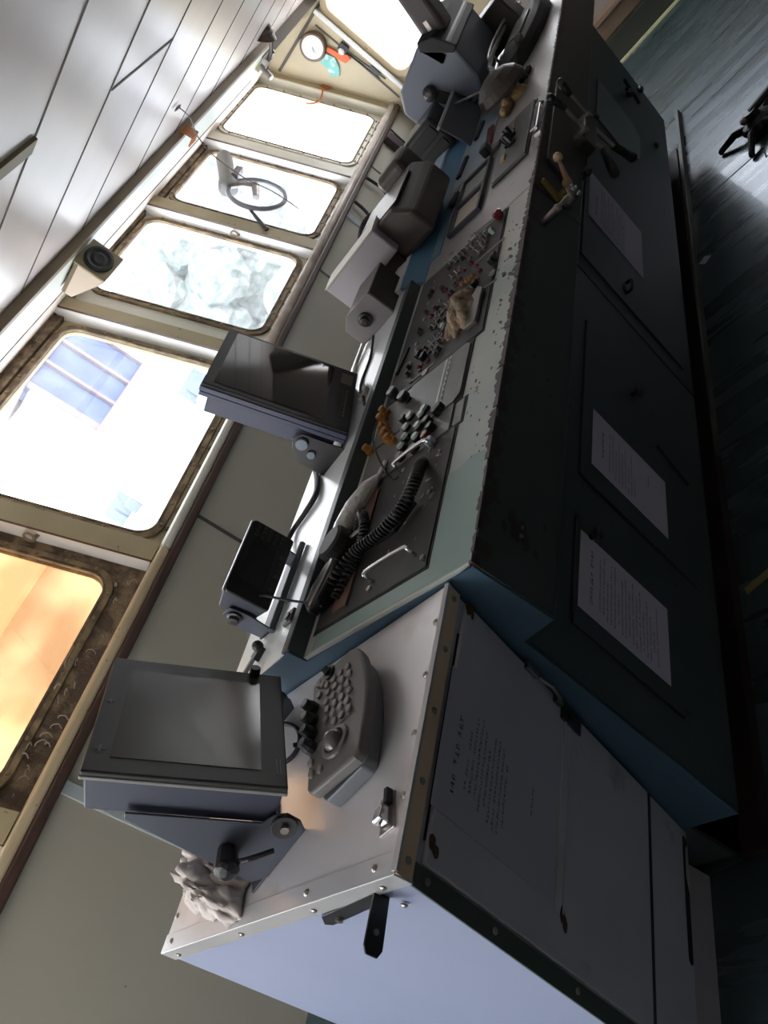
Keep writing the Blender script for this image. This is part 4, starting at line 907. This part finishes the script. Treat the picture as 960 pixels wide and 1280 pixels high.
for (a, b_, c_) in (((2.775, 1.085), (2.815, 1.025), (2.80, .93)), ((2.975, 1.055), (2.965, 1.005), (2.945, .92))):
    g = G(AP); g.cyl((a[0], a[1], .058), (b_[0], b_[1], .054), .015, .010, 12); g.ball((a[0], a[1], .058), .016); g.done('grip', blackp, t, world=True, smooth=True)
    g = G(AP); g.cyl((b_[0], b_[1], .053), (c_[0], c_[1], .05), .007); g.cyl((c_[0], c_[1], .0), (c_[0], c_[1], .06), .012); g.done('lever_rod', steel, t, world=True)
g = G(AP); g.bx((2.74, .875, .01), (2.98, .93, .05)); g.cyl((2.67, .955, .04), (2.72, .93, .045), .014); g.cyl((3.0, .885, .0), (3.0, .885, .06), .012); g.done('gear_block', mat('greasy_steel', (.11, .10, .09), .35, metal=.6), t, world=True, bevel=.006)
for (a, b_) in (((2.785, .845), (2.70, .79)), ((2.89, .80), (2.965, .705))):
    g = G(AP); g.cyl((a[0] + .01, .885, .045), (a[0], a[1], .05), .008); g.done('lower_rod', steel, t, world=True)
    g = G(AP); g.cyl((a[0], a[1], .05), (b_[0], b_[1], .045), .012, .017, 12); g.ball((b_[0], b_[1], .045), .018); g.done('lower_grip', blackp, t, world=True, smooth=True)
t = thing('whistle_lever', 'yellow lever with a tan wooden knob on the apron of the far console unit', 'lever', (2.40, .80, .98))
g = G(AP); g.ball((2.415, 1.029, .056), .014, sub=3); g.done('wooden_knob', knobwood, t, world=True, smooth=True)
g = G(AP); g.cyl((2.412, 1.02, .052), (2.375, .975, .040), .005, .009, 12); g.ball((2.37, .970, .036), .015); g.done('rod', knobwood, t, world=True, smooth=True)
g = G(AP); g.prism([(2.35, 1.035), (2.325, 1.040), (2.29, .975), (2.31, .955), (2.36, .962), (2.325, .985)], .004, .014, 'xy'); g.cyl((2.335, .965, 0), (2.335, .965, .03), .012); g.done('yellow_arm', yellowm, t, world=True, bevel=.003)
t = thing('key_switch', 'round chromed valve with a small crank key on the apron beside the yellow lever', 'valve', (2.33, .80, .93))
g = G(AP); g.lathe([(.026, 0), (.029, .012), (.024, .034), (.014, .046)], 18, m=TR(2.345, .945, 0)); g.done('valve_body', steel, t, world=True)
g = G(AP)
for k in range(5): g.ball((2.345 + .016 * math.cos(k * 1.26), .945 + .016 * math.sin(k * 1.26), .044), .007)
g.done('bright_bead', chrome, t, world=True)
g = G(AP); g.cyl((2.30, .96, .03), (2.13, 1.008, .045), .006, n=8); g.cyl((2.12, 1.01, .0), (2.12, 1.01, .055), .010); g.ball((2.12, 1.01, .055), .012); g.done('crank', steel, t, world=True)
t = thing('apron_knob', 'small black knob under the throttle levers beside the top of the third notice', 'knob', (2.62, .80, .86))
G(AP).cyl((2.60, .885, 0), (2.60, .885, .02), .012).ball((2.60, .885, .025), .017, (1.6, .8, 1)).done('knob', blackp, t, world=True)

# ------------------------------------------------------------------ paper notices
def glyph(g, u, v, s, z):
    for k in range(random.choice((3, 4, 4, 5))):
        if random.random() < .5: w_, h = s * random.uniform(.5, .95), s * .13
        else: w_, h = s * .13, s * random.uniform(.5, .95)
        x = u + random.uniform(0, s - w_); y = v + random.uniform(0, s - h)
        a, b_, c_, d_ = [g.b.verts.new(g.m @ Vector(p)) for p in ((x, y, z), (x + w_, y, z), (x + w_, y + h, z), (x, y + h, z))]; g.b.faces.new((a, b_, c_, d_))
def notice(label, m, W, H, lines, title, sleeve=False, seed=1, group=None, foot=None):
    t = thing('paper_notice', label, 'notice', mx=m); random.seed(seed)
    if group: t['group'] = group
    G().bx((0, 0, .0005), (W, H, .0012)).done('sheet', plasticsheet if sleeve else paperm, t)
    g = G(); y = H - .045; s = .0105
    x0, n = title
    for grp in n:
        for k in range(grp): glyph(g, x0, y, s, .0016); x0 += s * 1.15
        x0 += s * 1.1
    y -= .026; s = .0062
    for (ind, cnt) in lines:
        for k in range(cnt):
            if random.random() > .06: glyph(g, ind + k * s * 1.12, y, s, .0016)
        y -= .0125
    if foot:
        for k in range(foot[1]): glyph(g, foot[0] + k * s * 1.12, foot[2], s, .0016)
    g.done('print', inkm, t)
    return t
MCF = CF @ TR(.105, -.352, .009)
t = notice('sheet of printed text in a milky sleeve on the door of the near pale cabinet', MCF, .225, .318, [(.055, 14), (.055, 18), (.045, 20), (.040, 19), (.055, 13), (.035, 20), (.030, 21), (.030, 20), (.045, 15)], (.030, (3, 3, 3)), True, 3, foot=(.10, 7, .07))
def lowm(x, v): return LF @ TR(x, v, .0055)
notice('densely printed white notice on the dark green console door nearest the pale cabinet', lowm(1.043, -.440), .205, .312, [(.03, 20), (.03, 22), (.02, 15), (.02, 23), (.02, 24), (.04, 12), (.02, 22), (.02, 23), (.03, 18), (.02, 24), (.02, 20), (.02, 23), (.03, 15), (.02, 22), (.02, 17), (.05, 8), (.02, 22)], (.030, (7, 4)), seed=5)
notice('white notice with a short printed block on the middle door of the green console', lowm(1.485, -.463), .205, .306, [(.03, 20), (.03, 21), (.02, 16), (.02, 22), (.02, 18), (.03, 20), (.02, 14), (.02, 21), (.03, 9)], (.055, (8,)), seed=7, foot=(.12, 6, .075))
notice('white notice farthest along the green console, under the steel levers', lowm(2.67, -.405), .335, .305, [(.03, 36), (.03, 38), (.02, 30), (.02, 40), (.02, 36), (.03, 38), (.02, 30), (.02, 40), (.03, 33), (.02, 38), (.02, 28)], (.055, (12,)), seed=9)

# ------------------------------------------------------------------ window wall fittings
t = thing('clear_view_screen', 'round clear-view screen with its motor hanging in front of the fourth window', 'clear-view screen', WM @ Vector((5.28, .55, .07)))
WC = WM @ TR(5.235, .515, .115)
g = G(WC)
N = 40
g.tube([(.195 * math.cos(2 * math.pi * k / N), .195 * math.sin(2 * math.pi * k / N), 0) for k in range(N)], .017, 8, closed=True); g.done('ring', mat('painted_grey_ring', (.30, .31, .36), .4, col2=(.20, .2, .22), scale=12), t, world=True, smooth=True)
g = G(WC); g.cyl((0, 0, -.006), (0, 0, -.003), .190, n=40); g.done('disc_pane', glassm, t, world=True)
g = G(WC); g.cyl((-.05, -.01, .0), (.075, .035, .02), .026, .030, n=18); g.tube([(.06, .03, .02), (.04, .12, .02), (.01, .20, .0)], .024); g.ball((.065, .035, .02), .036, (1, .8, .8)); g.done('hub_arm', steel, t, world=True, bevel=.002)
g = G(WC); g.cyl((.03, .215, -.01), (.37, .355, .0), .058, n=22); g.cyl((.36, .352, .0), (.405, .37, .0), .046, n=22); g.cyl((.0, .20, -.015), (.05, .22, -.01), .070, n=20); g.done('motor', mat('pale_motor_housing', (.20, .19, .18), .45), t, world=True, bevel=.004)
g = G(WC); g.bx((.10, .17, .0), (.22, .215, .05)); g.ball((.20, .19, .03), .026); g.done('junction', leadm, t, world=True)
t = thing('window_wiper', 'short black wiper arm on the post between the third and fourth windows', 'wiper', WM @ Vector((4.90, .36, .1)))
g = G(WM); g.cyl((5.05, .50, .09), (4.87, .345, .098), .011, .015, 8); g.done('arm', blackp, t, world=True); g = G(WM); g.ball((4.86, .335, .100), .022, (1.3, .8, .6)); g.done('pivot', woodbrown, t, world=True)
for (u, v, lab) in ((2.03, .52, 'round eye bolt on the side of the post beside the amber window'), (4.76, .52, 'round eye bolt on the side of the post beyond the tree window')):
    t = thing('eye_bolt', lab, 'eye bolt', WM @ Vector((u, v, .045)))
    m = WM @ TR(u + .035, v, .045) @ RY(math.pi / 2)
    g = G(m); g.tube([(.024 * math.cos(2 * math.pi * k / 20), .024 * math.sin(2 * math.pi * k / 20), -.018) for k in range(20)], .006, 8, closed=True); g.done('ring', beamm, t, world=True, smooth=True)
    g = G(m); g.cyl((0, -.02, -.02), (0, -.03, .01), .008); g.done('shank', beamm, t, world=True)
# speaker on the ceiling beam
t = thing('ceiling_speaker', 'small box speaker with an oval black grille clamped to the ceiling beam', 'speaker', (3.10, 2.62, 2.10))
g = G(); g.prism([(2.75, 2.170), (2.75, 2.022), (2.775, 2.022), (2.95, 2.115), (2.95, 2.170)], 3.145, 3.345, 'yz'); g.done('case', beamm, t, world=True, bevel=.003)
SPm = basis((3.245, 2.7495, 2.098), (1, 0, 0), (0, 0, 1))
g = G(SPm); g.bx((-.108, -.082, -.001), (.108, .078, .006)); g.done('front_frame', tanm, t, world=True, bevel=.002)
g = G(SPm @ TR(0, 0, .006)); g.lathe([(.078, 0), (.076, .008), (.062, .010), (.045, .004), (.028, .008), (.01, .006)], 32, sx=1.15, sy=.86); g.done('grille', blackr, t, world=True)
g = G(); g.prism([(2.757, 2.150), (2.757, 2.026), (2.775, 2.026), (2.945, 2.117), (2.945, 2.150)], 3.142, 3.1455, 'yz'); g.done('side_cheek', mat('pink_lit_cheek', (.62, .50, .40), .5), t, world=True)  # thin sheet coloured as the pinkish-lit side of the speaker case
# lamp clamped on the beam corner far along
t = thing('gimbal_lamp', 'dark conical lamp on a metal clamp at the far end of the ceiling beam', 'lamp', (5.85, 2.60, 2.2))
g = G(TR(5.85, 2.54, 2.20) @ RX(R(60))); g.lathe([(.085, 0), (.075, .02), (.06, .04), (.062, .05), (.045, .06), (.045, .08), (.02, .10)], 20); g.done('shade', woodbrown, t, world=True)
g = G(); g.tube(smooth_pts([(5.85, 2.50, 2.17), (5.84, 2.58, 2.12), (5.83, 2.66, 2.10), (5.82, 2.72, 2.08)]), .014); g.bx((5.79, 2.62, 2.09), (5.90, 2.66, 2.14)); g.cyl((5.80, 2.70, 2.03), (5.84, 2.70, 2.13), .02); g.ball((5.90, 2.6, 2.12), .02); g.done('clamp', steel, t, world=True)
# wire and twine over the beam
o = G().tube(smooth_pts([(4.10, 2.34, 2.215), (4.28, 2.45, 2.175), (4.45, 2.60, 2.13), (4.52, 2.66, 2.10), (4.54, 2.70, 2.0), (4.72, 2.80, 1.80), (4.9, 2.86, 1.62), (5.0, 2.9, 1.42)]), .0035, 6).done('hanging_wire', wirem, smooth=True)
tag(o, 'thin rusty wire hooked over the ceiling beam and hanging across the fourth window', 'wire')
hk = [(4.02 + .035 * math.cos(a), 2.30 + .014 * math.sin(a), 2.208) for a in [2 * math.pi * k / 14 for k in range(14)]]
o = G().tube(hk, .004, 6, closed=True).done('wire_hook', steel, smooth=True); tag(o, 'small oval steel hook on the ceiling at the end of the hanging wire', 'hook')
g = G()
for k in range(6): x = 4.42 + k * .018; g.tube([(x, 2.632, 2.20), (x + .01, 2.630, 2.13), (x + .02, 2.69, 2.125)], .005, 6)
o = g.done('beam_twine', twine); tag(o, 'orange twine wrapped round the ceiling beam by the fourth window', 'twine')
g = G(WM)
for k in range(5): g.tube([(7.30 + k * .012, .56 + k * .012, .098), (7.36 + k * .01, .53 + k * .015, .10), (7.42, .50 + k * .01, .09)], .006, 6)
g.tube(smooth_pts([(7.30, .57, .095), (7.2, .56, .05), (7.14, .60, .03), (7.12, .66, .02)]), .008, 6)
o = g.done('post_twine', twine); tag(o, 'orange twine tied round the corner post beside the clock', 'twine')
# clock, flags, clip on the far wall
t = thing('wall_clock', 'round white wall clock in a dark case on the far wall', 'clock', (7.36, 2.99, 1.99))
CM = TR(7.398, 2.985, 1.985) @ RY(-math.pi / 2)
g = G(CM); g.lathe([(.115, 0), (.118, .03), (.108, .06), (.094, .062), (.09, .05)], 36); g.done('case', mat('brown_clock_case', (.12, .075, .05), .35), t, world=True)
g = G(CM); g.cyl((0, 0, .04), (0, 0, .056), .092, n=36); g.done('face', whiteplas, t, world=True)
g = G(CM)
for k in range(12): a = k * math.pi / 6; g.bx((-.002, .076, .056), (.002, .086, .0575), RZ(a))
g.bx((-.003, -.01, .058), (.003, .045, .059), RZ(.9)); g.bx((-.002, -.01, .058), (.002, .065, .059), RZ(1.3)); g.done('hands', mat('grey_print', (.25, .25, .26), .5), t, world=True)
g = G(FM); g.prism([(2.93, 1.99), (2.96, 1.97), (2.92, 1.70), (2.86, 1.68), (2.85, 1.72), (2.89, 1.80)], -.03, -.008, 'xy')
o = g.done('orange_cloth', orangem, bevel=.006); tag(o, 'bright orange cloth strip pinned beside the clock', 'cloth')
g = G(FM); g.prism([(2.98, 1.92), (3.05, 1.90), (3.06, 1.80), (3.09, 1.74), (3.04, 1.68), (2.98, 1.72), (2.94, 1.80)], -.02, -.006, 'xy')
o = g.done('teal_packet', tealp, bevel=.005); tag(o, 'teal patterned packet pinned below the clock', 'packet')
t = thing('rod_clip', 'black clip with a white cap holding two thin rods beside the far window', 'clip', (7.36, 2.84, 1.78))
g = G(FM); g.bx((2.80, 1.74, -.045), (2.86, 1.82, -.002)); g.done('clip_body', blackp, t, world=True, bevel=.004)
g = G(FM); g.ball((2.855, 1.775, -.05), .025, (1, 1.2, .7)); g.done('white_cap', whiteplas, t, world=True)
g = G(FM); g.tube([(2.83, 1.75, -.02), (2.80, 1.36, -.015)], .006); g.tube([(2.85, 1.75, -.02), (2.83, 1.40, -.015)], .005); g.bx((2.79, 1.42, -.025), (2.82, 1.52, -.008)); g.done('rods', blackp, t, world=True)

# wall side post, wires under the rail
t = thing('wall_post', 'dark brown upright post against the wall behind the recorder', 'post', (6.75, 2.88, 0))
g = G(); g.bx((6.68, 2.87, 0), (6.80, 2.93, 1.12)); g.done('post', rust, t, world=True, bevel=.004); g = G(); g.bx((6.62, 2.86, .62), (6.98, 2.90, .74)); g.done('cross_piece', rust, t, world=True)
for i, (P, r, lab) in enumerate((([(5.55, 2.90, 1.12), (5.50, 2.895, .98), (5.25, 2.895, .86), (5.05, 2.90, .72), (4.98, 2.90, .40)], .012, 'dark cable looping down the wall behind the white case, left of its twin'),
                    ([(5.95, 2.90, 1.12), (5.95, 2.895, .95), (5.75, 2.895, .82), (5.45, 2.90, .76), (5.30, 2.90, .50)], .012, 'dark cable looping down the wall behind the recorder, nearer the far wall'),
                    ([(2.98, 1.62, 1.10), (2.96, 1.68, 1.22), (3.02, 1.62, 1.27), (3.15, 1.56, 1.22), (3.10, 1.50, 1.15)], .010, 'black cable arching behind the recorder'),
                    ([(6.9, 2.90, 1.12), (6.88, 2.9, .95), (6.95, 2.9, .8)], .008, 'thin wire hanging down the wall beside the brown post'))):
    o = G().tube(smooth_pts(P), r, 8).done('wall_cable', blackr, smooth=True); tag(o, lab, 'cable')

# ------------------------------------------------------------------ things on the deck
t = thing('swivel_stool_base', 'black star-shaped stool base standing on the deck at the right edge', 'stool', (4.17, .62, 0))
g = G(); g.lathe([(.075, .0), (.085, .03), (.07, .05), (.035, .065), (.03, .10)], 18); g.done('hub', blackp, t)
L0 = G().tube([(.05, 0, .03), (.12, 0, .045), (.22, 0, .016)], lambda q_: .022 - .008 * q_, 8).ball((.22, 0, .014), .014).done('foot', blackp, t); L0.matrix_local = RZ(R(70))
for a in (160, 205, 330): inst(L0, t, RZ(R(a)))
G().tube([(0, 0, .09), (.03, -.12, .10), (.05, -.22, .12)], .018).done('side_arm', blackp, t); G().ball((.0, .03, .08), .03, (1.2, 1, .6)).done('worn_boss', brownplate, t)
o = G().bx((-.045, -.012, 0), (.045, .012, .004)).done('paper_scrap', mat('khaki_paper', (.30, .28, .10), .7)); o.location = (1.63, .985, .001); o.rotation_euler = (0, 0, R(110)); tag(o, 'small khaki scrap lying on the dark deck in front of the console', 'scrap')
o = G().bx((-.02, -.02, 0), (.02, .02, .003)).done('paper_scrap', paperm); o.location = (3.45, 1.00, .001); o.rotation_euler = (0, 0, R(40)); tag(o, 'tiny pale scrap on the deck beside the curb strip under the far notice', 'scrap')
